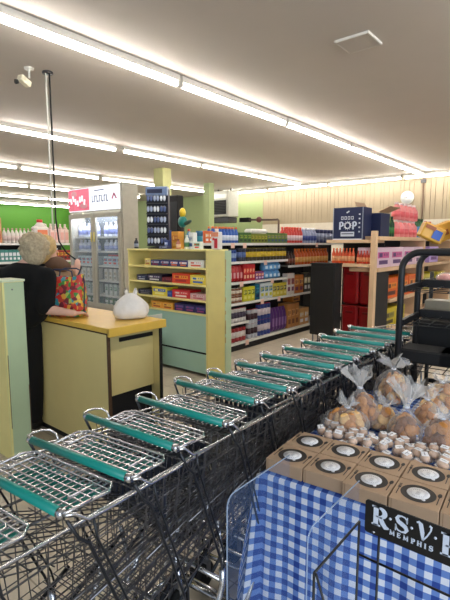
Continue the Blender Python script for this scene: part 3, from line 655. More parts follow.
# ------------------------------------------------------------------ rear shelves at far left
LY = 9.3
g = thing('rear_shelving','white edged shelving under the bright green wall','shelving',(0,0,0))
LX0, LX1 = xat(-6,LY), xat(72,LY)
for z in (1.6,1.22,.84,.45,.12):
    s_ = MB().b2((LX0,LY,z-.03),(LX1,LY+.45,z),M_deck).build('shelf', g); MB().b2((LX0,LY-.015,z-.045),(LX1,LY,z+.002),M_lip).build('shelf_edge', s_)
MB().b2((LX0,LY+.45,0),(LX1,LY+.49,1.6),M_shelf).build('back_panel', g)
def lr(px0,px1,n,z,kind,dims,cols,name,label,cat,tiers=1):
    x0,x1 = xat(px0,LY,245), xat(px1,LY,245); wd=(x1-x0)/n
    if kind=='bottle': r=min(dims[0],wd*.48); me=bottle(r,dims[2],*cols); d_=2*r
    elif kind=='jug': me=jug(min(dims[0],wd*.95),dims[1],dims[2],*cols); d_=dims[1]
    else: me=carton(min(dims[0],wd*.97),dims[1],dims[2],*cols); d_=dims[1]
    rowY(name,me,x0,x1,n,LY,z,d_,label,cat,label[:60],tiers,dims[2])
lr(-5,3,1,1.6,'carton',(.3,.2,.5),((196,130,90),(214,170,130),(150,70,50)),'carton','tan carton at the far left of the rear top shelf','carton')
lr(4,36,8,1.6,'bottle',(.09,0,.3),((214,206,200),(206,186,180),(190,150,140)),'bottle','white bottle in the row on the rear top shelf','bottle')
lr(36,51,1,1.6,'jug',(.36,.22,.5),((232,222,216),(226,130,90),(220,60,60)),'jug','big white jug with a red top on the rear shelf','jug')
lr(51,70,4,1.6,'jug',(.13,.14,.42),((230,200,194),(226,170,160),(226,210,206)),'jug','pale pink jug right of the big white jug','jug')
lr(-4,28,8,1.22,'carton',(.2,.15,.24),((60,130,120),(206,214,216),(230,230,230)),'carton','teal and white carton on the second rear shelf','carton')
lr(28,56,7,1.22,'bottle',(.08,0,.26),((206,206,206),(110,150,170),(226,226,226)),'bottle','grey white bottle on the second rear shelf','bottle')
lr(56,71,4,1.22,'carton',(.2,.15,.22),((150,40,36),(226,170,60),(60,40,40)),'carton','dark red and yellow carton on the second rear shelf','carton')
lr(-4,60,14,.84,'carton',(.2,.15,.22),((206,210,214),(40,90,90),(60,60,80)),'carton','white and dark green carton on the third rear shelf','carton')
lr(56,71,4,.45,'bottle',(.08,0,.25),((206,110,40),(226,200,160),(40,40,40)),'bottle','orange bottle on the fourth rear shelf','bottle')

# ------------------------------------------------------------------ shopping carts
M_dseat = mat('dark_navy_plastic',(34,40,54),.45)
def cart_proto():
    t = thing('shopping_cart','x','shopping cart')
    HW = .222
    MB().tube([(0,-HW+.02,1.0),(0,HW-.02,1.0)],.0122,M_teal,12).build('handle', t)
    for s_ in (-1,1): MB().tube([(0,s_*(HW-.021),1.0),(0,s_*(HW-.006),1.0)],.0124,M_chrome,12).build('end_cap', t)
    # basket corner function: u 0 rear..1 front, q 0 top..1 bottom, side +-1
    def P(u,q,s_): 
        x = .05+.83*u - (.10*u)*q + .03*(1-u)*q
        hw = (HW-.055*u)*(1-q)+(.175-.05*u)*q
        z = (.955-.06*u)*(1-q)+(.50+.08*u)*q
        return (x, s_*hw, z)
    b_ = MB()
    for s_ in (-1,1):
        for i in range(6): q=(i+1)/7; b_.tube([P(0,q,s_),P(1,q,s_)],.0026,M_wire,4,caps=False)
        for i in range(12): u=i/11; b_.tube([P(u,0,s_),P(u,1,s_)],.0021,M_wire,4,caps=False)
        b_.tube([P(0,.5,s_),P(1,.5,s_)],.0036,M_wire,5)
    for i in range(11):                                            # floor grid
        k_=-1+2*i/10; a=P(0,1,1); c2=P(1,1,1); b_.tube([(a[0],a[1]*k_,a[2]),(c2[0],c2[1]*k_,c2[2])],.0022,M_wire,4,caps=False)
    for i in range(20): u=i/19; a=P(u,1,1); b_.tube([a,(a[0],-a[1],a[2])],.0022,M_wire,4,caps=False)
    for i in range(9):                                             # front panel
        k_=-1+2*i/8; a=P(1,0,1); c2=P(1,1,1); b_.tube([(a[0],a[1]*k_,a[2]),(c2[0],c2[1]*k_,c2[2])],.0022,M_wire,4,caps=False)
    for i in range(7): a=P(1,i/6,1); b_.tube([a,(a[0],-a[1],a[2])],.0022,M_wire,4,caps=False)
    b_.build('basket', t)
    r_ = MB(); rim = [(0.0,-HW,1.0),(.02,-HW-.004,.995),(.06,-HW-.002,.96)]+[P(u/6,0,-1) for u in range(1,7)]
    for s_ in (-1,1): r_.tube([(-.004,s_*(HW-.006),1.004),(.002,s_*(HW+.004),1.008),(.02,s_*(HW+.007),1.010),(.05,s_*(HW+.006),1.008),(.075,s_*(HW-.002),1.002),(.085,s_*(HW-.018),.990),(.08,s_*(HW-.036),.974)],.0038,M_wireb,6)
    r_.tube(rim+[(p[0],-p[1],p[2]) for p in reversed(rim)],.0045,M_wireb,6); r_.build('rim', t)
    # fold down seat flap lying behind the handle
    f_ = MB(); z=.972
    out = [(.03,-.175),(.155,-.19),(.185,-.165),(.185,.165),(.155,.19),(.03,.175)]
    f_.tube([(x,y,z) for x,y in out],.0042,M_wireb,6)
    f_.tube([(.075,-.13,z+.003),(.15,-.135,z+.003),(.158,-.12,z+.003),(.158,.12,z+.003),(.15,.135,z+.003),(.075,.13,z+.003)],.003,M_wireb,6)
    for x in (.035,.06,.085,.11,.135,.16): f_.tube([(x,-.185,z),(x,.185,z)],.0026,M_wireb,5,caps=False)
    for i in range(17): y=-.168+i*.021; f_.tube([(.022,y,z-.006),(.185,y,z-.006)],.0023,M_wireb,5,caps=False)
    f_.build('seat_flap', t)
    s2 = MB(); s2.box((.125,0,.945),(.10,.27,.006),M_teal2)
    for i in range(9): s2.box((.125,-.12+i*.03,.949),(.10,.006,.006),M_teal)
    s2.build('seat_panel', t)
    k2 = MB(); k2.box((.205,0,.915),(.008,.31,.014),M_dseat); k2.box((.205,0,.765),(.008,.30,.014),M_dseat)
    for i in range(12): k2.box((.205,-.143+i*.026,.84),(.007,.013,.14),M_dseat)
    k2.build('seat_back', t)
    # rear gate pushed up by the next cart
    gt = MB(); a=Vector((.055,0,.93)); c2=Vector((.40,0,.78))
    for i in range(13): y=-.19+i*.0317; gt.tube([(a.x,y,a.z),(c2.x,y*.85,c2.z)],.002,M_wire,4,caps=False)
    for i in range(7): q=a.lerp(c2,i/6); gt.tube([(q.x,-.19,q.z),(q.x,.19,q.z)],.0022,M_wire,4,caps=False)
    gt.build('rear_gate', t)
    for s_ in (-1,1):
        u_ = MB(); u_.tube([(.004,s_*(HW+.001),.985),(.03,s_*(HW+.004),.93),(.06,s_*(HW+.002),.90),(.075,s_*(HW+.004),.86),(.215,s_*(HW-.012),.52),(.235,s_*(HW-.016),.46)],.0045,M_dwire,6); u_.build('upright', t); v_ = MB(); v_.tube([(.075,s_*(HW+.003),.955),(.082,s_*(HW+.006),.90),(.10,s_*(HW+.003),.86),(.24,s_*(HW-.013),.52),(.25,s_*(HW-.02),.46)],.0034,M_dwire,6); v_.build('side_brace', t)
        l_ = MB(); l_.tube([(.235,s_*(HW-.018),.46),(.24,s_*(HW-.02),.40),(.20,s_*(HW-.02),.32),(.10,s_*(HW-.02),.19),(.12,s_*(HW-.02),.155),(.2,s_*(HW-.025),.15),(.80,s_*.13,.155)],.0115,M_chrome,8); l_.build('frame', t)
    x_ = MB(); x_.tube([(.24,-HW+.02,.41),(.24,HW-.02,.41)],.009,M_chrome,8); x_.tube([(.24,-.15,.41),(.5,-.14,.54)],.007,M_dwire,6); x_.tube([(.24,.15,.41),(.5,.14,.54)],.007,M_dwire,6); x_.build('cross_brace', t)
    MB().tube([(.2,-HW+.03,.15),(.2,HW-.03,.15)],.008,M_chrome,8).build('rear_bar', t)
    x_ = MB(); x_.tube([(.80,-.13,.155),(.80,.13,.155)],.0115,M_chrome,8); x_.tube([(.80,-.13,.155),(.72,-.13,.565)],.008,M_chrome,6); x_.tube([(.80,.13,.155),(.72,.13,.565)],.008,M_chrome,6); x_.build('front_bar', t)
    for (x,y) in ((.13,-.19),(.13,.19),(.80,-.12),(.80,.12)):
        ca = MB(); ca.tube([(x,y,.155),(x,y,.125)],.012,M_grey,8); ca.box((x-.008,y-.018,.095),(.03,.004,.07),M_grey); ca.box((x-.008,y+.018,.095),(.03,.004,.07),M_grey); ca.box((x-.008,y,.126),(.032,.04,.005),M_grey)
        cc = ca.build('caster', t); MB().lathe([(.03,-.012),(.055,-.012),(.06,-.006),(.06,.006),(.055,.012),(.03,.012)],M_blk,c=(x-.012,y,.0605),rx=R(90),n=18).build('wheel', cc)
    return t
tag(MB().b2((1.55,1.62,.0005),(3.7,2.62,.008),mat('black_floor_sheet',(20,20,21),.75,bump=.4,scale=80),bevel=.004).build('floor_sheet'),'thin black sheet on the floor between the carts and the counter','mat')  # thin black sheet laid flat on the floor tiles
cart = cart_proto(); CK = tree(cart)
cpos = [(.235,1.085,6),(.463,1.092,6),(.655,1.10,7),(.862,1.133,4),(1.094,1.135,4),(1.335,1.178,3),(1.53,1.16,4),(1.745,1.165,4),(1.965,1.165,5),(2.18,1.165,3),(2.395,1.165,4),(2.61,1.16,3),(2.82,1.155,4),(3.03,1.15,4)]
no = ['first','second','third','fourth','fifth','sixth','seventh','eighth','ninth','tenth','eleventh','twelfth','thirteenth','fourteenth']
plain = []
for i,(x,y,a) in enumerate(cpos):
    o = cart if i==0 else copy_tree(cart,CK)[0]
    o.location = (x,y,.0); o.rotation_euler = (0,0,R(a))
    tag(o, 'nested wire shopping cart with a teal handle, %s from the near end' % no[i], 'shopping cart', 'nested shopping carts')
    if i in (0,1,4,6): plain.append(o)

for ch in [k for k in COL.objects if k.parent in plain and k.name.startswith('seat_back')]: bpy.data.objects.remove(ch)

# ------------------------------------------------------------------ table, cloth
TA = R(4.7); TO = Vector((1.352,.938,0))                              # near left corner; local x away, local -y to the right
T = Matrix.Translation(TO) @ Matrix.Rotation(TA,4,'Z')
g = thing('folding_table','folding table hidden under the blue gingham cloth','table',TO,TA)
MB().b2((.01,-1.0,.695),(1.2,-.012,.724),M_white,bevel=.004).build('tabletop', g)
for x in (.08,1.12):
    for y in (-.93,-.09): MB().tube([(x,y,0),(x,y,.695)],.014,M_grey,8).build('leg', g)
def gingham():
    m = bpy.data.materials.new('blue_gingham_cloth'); m.use_nodes = True; nt = m.node_tree; b = nt.nodes['Principled BSDF']; b.inputs['Roughness'].default_value = .85
    uv = nt.nodes.new('ShaderNodeUVMap'); uv.uv_map = 'cloth'; sp = nt.nodes.new('ShaderNodeSeparateXYZ'); nt.links.new(uv.outputs[0], sp.inputs[0])
    outs = []
    for i in (0,1):
        a = nt.nodes.new('ShaderNodeMath'); a.operation='FRACT'; nt.links.new(sp.outputs[i], a.inputs[0])
        c_ = nt.nodes.new('ShaderNodeMath'); c_.operation='LESS_THAN'; c_.inputs[1].default_value=.5; nt.links.new(a.outputs[0], c_.inputs[0]); outs.append(c_)
    s_ = nt.nodes.new('ShaderNodeMath'); s_.operation='ADD'; nt.links.new(outs[0].outputs[0], s_.inputs[0]); nt.links.new(outs[1].outputs[0], s_.inputs[1])
    h_ = nt.nodes.new('ShaderNodeMath'); h_.operation='MULTIPLY'; h_.inputs[1].default_value=.5; nt.links.new(s_.outputs[0], h_.inputs[0])
    cr = nt.nodes.new('ShaderNodeValToRGB'); cr.color_ramp.interpolation='CONSTANT'
    cr.color_ramp.elements[0].color = lin((226,232,246))+(1,); cr.color_ramp.elements[1].position=.4; cr.color_ramp.elements[1].color = lin((104,138,206))+(1,)
    e2 = cr.color_ramp.elements.new(.9); e2.color = lin((38,70,152))+(1,)
    nt.links.new(h_.outputs[0], cr.inputs[0]); nt.links.new(cr.outputs[0], b.inputs['Base Color']); return m
M_cloth = gingham()
def cloth():
    # grid over (s,t): s across the front (left overhang negative), t from front hem over the edge and back
    me = bpy.data.meshes.new('tablecloth'); vs=[]; uvs=[]; fs=[]
    DROP=.62; L=1.0; D=1.2; ns, nt_ = 104, 104; smin=-.34; tmin=-DROP
    for j in range(nt_+1):
        tt = tmin+(D-tmin)*j/nt_
        for i in range(ns+1):
            ss = smin+(L-smin)*i/ns
            x, y, z = tt, -ss, .73
            dx = max(0,-tt); dy = max(0,-ss); dr = max(dx,dy) if not (dx>0 and dy>0) else math.hypot(dx,dy)
            if dx>0 or dy>0:
                z = .73-dr*.985; x = max(tt,0); y = min(-ss,0)
                if dx>0:
                    wv = .012*math.sin(ss*21+1.2)+.006*math.sin(ss*47); x -= .012+dx*.03+ (dx/DROP)*wv
                if dy>0:
                    y += .008+dy*.04; 
                    if dx<=0: y += (dy/.34)*.01*math.sin(tt*23)
                if dx>0 and dy>0:
                    f_ = math.atan2(dy,dx)/(math.pi/2)              # corner falls as a cone of cloth
                    x = -.02-dr*.16*(1-f_)-.03*dr*math.cos(f_*math.pi*3); y = .02+dr*.13*math.sin(f_*math.pi/1.0*.8)
                    z = .73-dr*.97
            vs.append((x,y,max(z,.02))); uvs.append((ss/.047, tt/.047))
    for j in range(nt_):
        for i in range(ns): a=j*(ns+1)+i; fs.append((a,a+1,a+ns+2,a+ns+1))
    me.from_pydata(vs,[],fs); u=me.uv_layers.new(name='cloth')
    for lp in me.loops: u.data[lp.index].uv = uvs[lp.vertex_index]
    for p_ in me.polygons: p_.use_smooth=True
    me.materials.append(M_cloth); o = bpy.data.objects.new('tablecloth',me); COL.objects.link(o); o.location=TO; o.rotation_euler=(0,0,TA)
    tag(o,'blue and white gingham cloth draped over the bakery table','tablecloth'); return o
cloth()

# ------------------------------------------------------------------ kraft boxes
M_plate = mat('black_print_ink',(44,38,34),.6,var=.1); M_stk = mat('white_sticker',(244,244,246),.4,var=.01); M_ink2 = mat('grey_sticker_print',(168,166,172),.5)
def kraft():
    t = thing('kraft_box','x','cake box'); s_=.150; h_=.0505
    MB().box((0,0,h_/2),(s_,s_,h_),M_kraft,bevel=.0015).build('carton', t)
    MB().b2((-s_/2-.0006,.0655,.001),(-s_/2,.0670,h_-.001),mat('kraft_seam',(138,108,78),.8)).build('seam', t)
    zz=h_
    def ring(g,r0,r1,z,m,n=36,a0=0,a1=2*math.pi):
        vs=[];fs=[]
        for k in range(n+1):
            a=a0+(a1-a0)*k/n; vs += [(r0*math.cos(a),r0*math.sin(a),z),(r1*math.cos(a),r1*math.sin(a),z)]
        for k in range(n): fs.append([2*k,2*k+1,2*k+3,2*k+2])
        g.add(vs,fs,m)
    p_=MB(); ring(p_,.030,.055,zz+.0006,M_plate)
    # fork on one side, spoon on the other
    for i in (-1,0,1): p_.box((.026-.0,.0615+i*.0028,zz+.0006),(.022,.0016,.0008),M_plate)
    p_.box((.012,.0615,zz+.0006),(.008,.0085,.0008),M_plate); p_.box((-.014,.0615,zz+.0006),(.046,.0028,.0008),M_plate)
    p_.ell((.024,-.062,zz+.0006),(.014,.0065,.0006),M_plate); p_.box((-.012,-.062,zz+.0006),(.05,.0028,.0008),M_plate)
    p_.build('printed_plate', t)
    k_=MB(); k_.lathe([(.0355,0),(.0355,.0008)],M_stk,c=(0,0,zz+.001),n=32); k_.lathe([(.006,0),(.006,.0008)],M_stk,c=(-.032,-.022,zz+.001),n=14)
    ring(k_,.0265,.0272,zz+.0021,M_ink2)
    for k in range(20):
        a=k*math.pi/10; k_.box((.0225*math.cos(a),.0225*math.sin(a),zz+.0021),(.004,.0018,.0003),M_ink2,rz=a)
    for i in range(4): k_.box((-.009+i*.006,0,zz+.0021),(.0016,.014-(i%2)*.004,.0003),M_ink2)
    k_.build('sticker', t)
    return t
kb = kraft(); KK = tree(kb)
PZ=.7315
for j in range(2):
    for i in range(5):
        o = kb if (i==0 and j==0) else copy_tree(kb,KK)[0]
        q = T @ Vector((.083+j*.155+(.0,.003,-.006,-.004,0)[i], -.078-i*.1535, PZ)); o.location=q; o.rotation_euler=(0,0,TA+R((0,1.2,-1,.6,0)[i]))
        tag(o,'brown kraft bakery box with a round white sticker, %s row, %s from the left'%(['front','back'][j],ordn[i]),'cake box','kraft boxes on the gingham table')

# ------------------------------------------------------------------ small wrapped sweets
M_peach = mat('peach_candy',(240,200,172),.4,var=.12,scale=60)
sw=[]
for k in range(3):
    g=MB(); g.ell((0,0,.016),(.023,.018,.016),M_peach,10,7,jit=.12,seed=k); me0=g.mesh('wrapped_sweet'); lb=MB(); lb.box((.001,0,.0325),(.030,.025,.0012),M_stk,rx=R(8)); lb.box((0,0,.0333),(.018,.004,.0006),M_ink2,rx=R(8)); film=MB(); film.ell((0,0,.0165),(.027,.021,.0165),M_bag,10,7,jit=.2,seed=k+9)
    sw.append((me0,lb.mesh('label'),film.mesh('wrapper')))
rs=random.Random(11); cnt=0; placed=[]
for it in range(900):
    if cnt>=72: break
    a=rs.uniform(.345,.50); bb=rs.uniform(-.66,-.045)
    if bb>-.10 and a<.36: continue
    q=T@Vector((a,bb,0)); z=PZ+.001
    near=[p_ for p_ in placed if (p_-Vector((q.x,q.y,p_.z))).length<.040]
    if near:
        if any(p_.z>PZ+.01 for p_ in near) or rs.random()<.55 or min((p_-Vector((q.x,q.y,p_.z))).length for p_ in near)<.012: continue
        z=PZ+.028
    q.z=z; placed.append(q.copy()); k=cnt%3; cnt+=1
    o=put('wrapped_sweet',sw[k][0],q,0,'small peach sweet in clear wrap with a white label, heaped behind kraft boxes','wrapped sweet','wrapped sweets heaped behind the kraft boxes',rot=(rs.uniform(-.35,.2),rs.uniform(-.3,.2),rs.uniform(0,6.28)))
    for nm,me_ in (('label',sw[k][1]),('wrapper',sw[k][2])):
        ch=bpy.data.objects.new(nm,me_); COL.objects.link(ch); ch.parent=o

# ------------------------------------------------------------------ clear bags of cookies
M_ck=[mat('golden_cookie',(190,126,58),.6,var=.2,scale=50,bump=.6),mat('brown_cookie',(132,78,36),.6,var=.2,scale=50,bump=.6),mat('pale_cookie',(222,178,112),.6,var=.15,scale=50,bump=.4)]
ckm=[]
for m_c in M_ck:
    g=MB(); g.ell((0,0,0),(.027,.025,.012),m_c,14,8,jit=.08,seed=3); ckm.append(g.mesh('cookie'))
M_bagtop = clear('gathered_bag_film',(252,250,246),.20,.15)
def bread_bag(px,py,zb,rad,hb,label,where,lean=(0,0),neck=.14,flare=.055,seed=0,cols=(0,1),squash=1.0):
    rad*=1.2; hb*=1.0; flare*=1.25; neck*=.9
    d=ray(px,py); t_=(zb-EYE)/d.z; base=Vector((d.x*t_,d.y*t_,zb))
    t=thing('bread_bag',label,'bag of baked goods',base,0,'clear bags of baked rounds on the table')
    rnd=random.Random(seed); ph=[rnd.uniform(0,6.28) for _ in range(6)]
    def wob(a,j): return 1+.05*math.sin(3*a+ph[0]+j*.5)+.035*math.sin(7*a+ph[1]-j*.9)+.02*math.sin(11*a+ph[2]+j)
    prof=[(rad*.45,.0),(rad*.85,hb*.07),(rad,hb*.28),(rad*.99,hb*.5),(rad*.86,hb*.72),(rad*.6,hb*.9),(rad*.34,hb*1.02),(.012,hb+neck*.28)]
    g=MB(); g.lathe(prof,M_bag,n=28,sy=squash,wob=wob)
    for i,v_ in enumerate(g.v): f_=v_[2]/hb; g.v[i]=(v_[0]+lean[0]*max(0,f_-.5),v_[1]+lean[1]*max(0,f_-.5),v_[2])
    g.build('bag_body',t)
    tz=hb+neck*.28; tx,ty=lean[0]*max(0,tz/hb-.5),lean[1]*max(0,tz/hb-.5)
    MB().lathe([(.0135,-.004),(.0135,.004)],M_wp,c=(tx,ty,tz),n=12).build('tie',t)
    def wf(a,j): return 1+.12*j*math.sin(5*a+ph[3])+.09*j*math.sin(9*a+ph[4]+j)
    fl=MB(); n=40; vs=[]; fs=[]
    fp=[(.011,0),(.018,neck*.18),(.034,neck*.42),(flare*.85,neck*.62),(flare,neck*.8)]
    for j,(r_,z_) in enumerate(fp):
        for k in range(n):
            a=2*math.pi*k/n; q=r_*wf(a,j*.7); vs.append((tx+lean[0]*z_*6+q*math.cos(a),ty+lean[1]*z_*6+q*math.sin(a),tz+z_+.012*j*.5*math.sin(4*a+ph[5])))
    for j in range(len(fp)-1):
        for k in range(n): fs.append([j*n+k,j*n+(k+1)%n,(j+1)*n+(k+1)%n,(j+1)*n+k])
    fl.add(vs,fs,M_bagtop,True); fl.build('gathered_top',t)
    # the rounds inside
    pts=[]; tries=0
    while len(pts)<30 and tries<2500:
        tries+=1; z=rnd.uniform(.015,hb*.82); rr=rad*(.93 if z<hb*.55 else .70)-.022; 
        if rr<=0.004: continue
        a=rnd.uniform(0,6.28); q=rr*math.sqrt(rnd.uniform(.25,1)); p_=Vector((q*math.cos(a),q*math.sin(a)*squash,z+.006))
        if all((p_-o_).length>.027 for o_ in pts): pts.append(p_)
    for p_ in pts:
        a=math.atan2(p_.y,p_.x)
        put('cookie',ckm[cols[rnd.randrange(len(cols))]],base+p_,0,'round baked piece inside '+where,'cookie','rounds inside '+where,rot=(rnd.uniform(-.5,.5),R(60)+rnd.uniform(-.5,.5),a))
bread_bag(345,431,.736,.092,.098,'clear bag of golden rounds nearest the carts','the bag nearest the carts',lean=(.02,.0),seed=1,neck=.06,flare=.03,cols=(0,2,0))
bread_bag(364,424,.736,.07,.15,'knotted clear bag with a tall gathered top behind the nearest bag','the tall topped bag near the carts',seed=2,neck=.12,flare=.05,lean=(-.02,.03),cols=(0,1))
bread_bag(385,428,.736,.068,.10,'low clear bag between the two tall knotted bags','the low bag in the middle',seed=7,neck=.05,flare=.03,cols=(2,0))
bread_bag(405,440,.736,.062,.115,'clear bag of brown rounds tied in a long neck, centre','the centre bag with the long neck',seed=3,neck=.15,flare=.05,cols=(1,1,0))
bread_bag(392,402,.736,.08,.17,'large crinkled clear bag at the back of the table','the large bag at the back',seed=4,neck=.07,flare=.06,cols=(0,2))
bread_bag(441,448,.736,.078,.12,'clear bag of golden rounds at the right edge, front','the bag at the front right edge',seed=5,neck=.05,flare=.035,cols=(0,1))
bread_bag(440,412,.736,.085,.15,'clear bag of pale rounds at the right edge, back','the bag at the back right edge',seed=6,neck=.04,flare=.03,cols=(2,2,0))
bread_bag(426,424,.736,.055,.11,'small clear bag wedged behind the centre bag','the small bag behind the centre one',seed=8,neck=.06,flare=.04,cols=(0,2))

# ------------------------------------------------------------------ wire stand with the sign
g = thing('wire_display_stand','black wire display stand in front of the gingham table','wire stand',(0,0,0))
SXP = 1.10
fz=.855; yl=.45; xr=.862
w_=MB(); r5=.0035
w_.tube([(SXP,yl,0.01),(SXP,yl,fz+.0)],r5,M_black,6); w_.build('upright', g)
w_=MB(); w_.tube([(SXP,yl,fz),(xr,yl+.005,fz-.01)],r5,M_black,6); w_.tube([(xr,yl+.005,fz-.01),(xr,yl+.005,.01)],r5,M_black,6); w_.build('side_arm', g)
w_=MB(); w_.tube([(xr+.01,yl,.01),(xr+.01,-.35,.01),(SXP,-.35,.01),(SXP,yl,.01)],r5,M_black,6,closed=True); w_.build('foot', g)
w_=MB(); w_.tube([(xr+.0,yl,fz-.01),(xr+.03,yl-.03,fz-.16),(xr+.05,yl-.035,.3)],.003,M_black,6); w_.build('brace', g)
w_=MB()
for z in (.76,.55,.34): w_.tube([(SXP,yl,z),(SXP,-.35,z)],r5*.9,M_black,6)
w_.build('cross_wires', g)
w_=MB(); w_.tube([(SXP,.395,.01),(SXP,.395,.86)],r5,M_black,6); w_.build('sign_post', g); MB().tube([(SXP,-.35,.01),(SXP,-.35,.86)],r5,M_black,6).build('sign_post', g)
# sign
SYL=.432; SH=.091; SWd=.40
sgn = thing('sign_board','black sign board reading R.S.V.P MEMPHIS in white letters','sign',(SXP-.004,SYL,.840),R(-90))
rp=[]; rc=.008
for (cx_,cz_,a0) in ((rc,rc,180),(SWd-rc,rc,270),(SWd-rc,SH-rc,0),(rc,SH-rc,90)):
    for k in range(5): a=R(a0+k*22.5); rp.append((cx_+rc*math.cos(a),cz_+rc*math.sin(a)))
Mx=Matrix.Rotation(R(90),4,'X')
MB().prism(rp,0,.004,mat('black_sign_face',(12,12,14),.45),Mx).build('board', sgn)
M_let=mat('sign_letter_white',(214,224,240),.5,var=.01)
class L2:
    """flat letter builder: strokes of varying width on the board face (local x right, z up)"""
    def __init__(s,ox,oz,sc): s.ox,s.oz,s.sc=ox,oz,sc; s.g=MB()
    def st(s,pts,ws):
        if not isinstance(ws,(list,tuple)): ws=[ws]*len(pts)
        vs=[];n=len(pts)
        for i,(x,z) in enumerate(pts):
            a=pts[max(i-1,0)]; b=pts[min(i+1,n-1)]; dx,dz=b[0]-a[0],b[1]-a[1]; l=math.hypot(dx,dz) or 1
            nx,nz=-dz/l*ws[i]/2,dx/l*ws[i]/2
            for (u,v_) in ((x+nx,z+nz),(x-nx,z-nz)):
                for yy in (-.0042,-.0058): vs.append((s.ox+u*s.sc,yy,s.oz+v_*s.sc))
        fs=[]
        for i in range(n-1):
            p=4*i;q=p+4; fs+=[[p+1,p+3,q+3,q+1],[p,q,q+2,p+2],[p,p+1,q+1,q],[p+2,q+2,q+3,p+3]]
        fs+=[[0,2,3,1],[4*n-4,4*n-3,4*n-1,4*n-2]]
        s.g.add(vs,fs,M_let)
    def arc(s,cx,cz,rx,rz,a0,a1,w0,w1,n=14):
        pts=[];ws=[]
        for k in range(n+1):
            t=k/n;a=R(a0+(a1-a0)*t); pts.append((cx+rx*math.cos(a),cz+rz*math.sin(a))); ws.append(w0+(w1-w0)*math.sin(math.pi*t))
        s.st(pts,ws)
    def dot(s,x,z,r): s.g.lathe([(r*s.sc,0),(r*s.sc,.0016)],M_let,c=(s.ox+x*s.sc,-.0042,s.oz+z*s.sc),rx=R(90),n=12)
def letter(ch,L,T=.2,t=.07):
    s=L.st
    if ch=='R':
        s([(.22,0),(.22,1)],T); s([(.02,.03),(.45,.03)],t); s([(.02,.97),(.4,.97)],t); L.arc(.36,.73,.3,.24,90,-90,t,T); s([(.22,.97),(.37,.97)],t); s([(.22,.49),(.38,.49)],t)
        s([(.42,.5),(.56,.22),(.72,.04),(.88,.05)],[T*.8,T,T*.9,t])
    elif ch=='S':
        s([(.68,.68),(.66,.84),(.56,.95),(.38,.98),(.2,.92),(.12,.76),(.2,.6),(.4,.5),(.6,.4),(.68,.24),(.6,.08),(.4,.02),(.2,.06),(.1,.16),(.06,.34)],[t,t,t,t,T*.6,T*.9,T,T*1.1,T,T*.9,T*.6,t,t,t,t])
        s([(.69,.62),(.69,1.0)],t*.8); s([(.06,.0),(.06,.38)],t*.8)
    elif ch=='V':
        s([(.0,.92),(.1,.98),(.2,.9),(.3,.45),(.34,.03)],[t,T*.5,T*.9,T*.9,t]); s([(.34,.03),(.55,.35),(.72,.72),(.74,.93),(.64,.97)],[t,t,t,t*1.4,t*1.6])
    elif ch=='P':
        s([(.22,0),(.22,1)],T); s([(.02,.03),(.45,.03)],t); s([(.02,.97),(.4,.97)],t); L.arc(.36,.72,.3,.25,90,-90,t,T); s([(.22,.97),(.37,.97)],t); s([(.22,.47),(.38,.47)],t)
    elif ch=='M': s([(.12,0),(.16,1)],t); s([(.14,1),(.48,.08)],T*.8); s([(.48,.08),(.82,1)],t); s([(.82,1),(.86,0)],T*.9); s([(.0,.03),(.26,.03)],t); s([(.72,.03),(1.0,.03)],t); s([(.04,.97),(.2,.97)],t); s([(.76,.97),(.94,.97)],t)
    elif ch=='E': s([(.15,0),(.15,1)],T); s([(0,.04),(.62,.04),(.66,.25)],t); s([(0,.96),(.6,.96),(.62,.78)],t); s([(.15,.52),(.48,.52)],t); s([(.48,.4),(.48,.64)],t)
    elif ch=='H': s([(.15,0),(.15,1)],T); s([(.7,0),(.7,1)],T); s([(.15,.5),(.7,.5)],t); [s([(x-.16,z),(x+.16,z)],t) for x in (.15,.7) for z in (.03,.97)]
    elif ch=='I': s([(.2,0),(.2,1)],T); s([(.03,.03),(.37,.03)],t); s([(.03,.97),(.37,.97)],t)
for x_ in (-.15,.065):
    L=L2(x_,.155,.115); L.st([(.22,0),(.22,1)],.24); L.arc(.30,.72,.34,.28,90,-90,.14,.24); L.st([(.22,.97),(.32,.97)],.14); L.st([(.22,.46),(.32,.46)],.14); L.g.build('letter', POPG)
def word(seq,name):
    for (ch,x,z,sc) in seq:
        L=L2(x,z,sc)
        if ch=='.': L.dot(0,0,1)
        elif ch.islower(): letter(ch.upper(),L,.26,.12)
        else: letter(ch,L,.24,.075)
        L.g.build(name, sgn)
word([('R',.018,.030,.052),('.',.0665,.062,.0034),('S',.078,.038,.044),('.',.1195,.060,.0034),('V',.131,.038,.046),('.',.175,.058,.0034),('P',.186,.024,.056)],'letter')
mx=.066; 
for ch,adv in (('m',.0165),('e',.0125),('m',.0165),('p',.0125),('h',.0140),('i',.0085),('s',.0125)):
    word([(ch,mx,.0205,.0128)],'letter'); mx+=adv+.0025
for x in (.025,.215): MB().lathe([(.0035,0),(.0035,.003)],M_chrome,c=(x,-.004,.008),rx=R(90),n=12).build('screw', sgn)

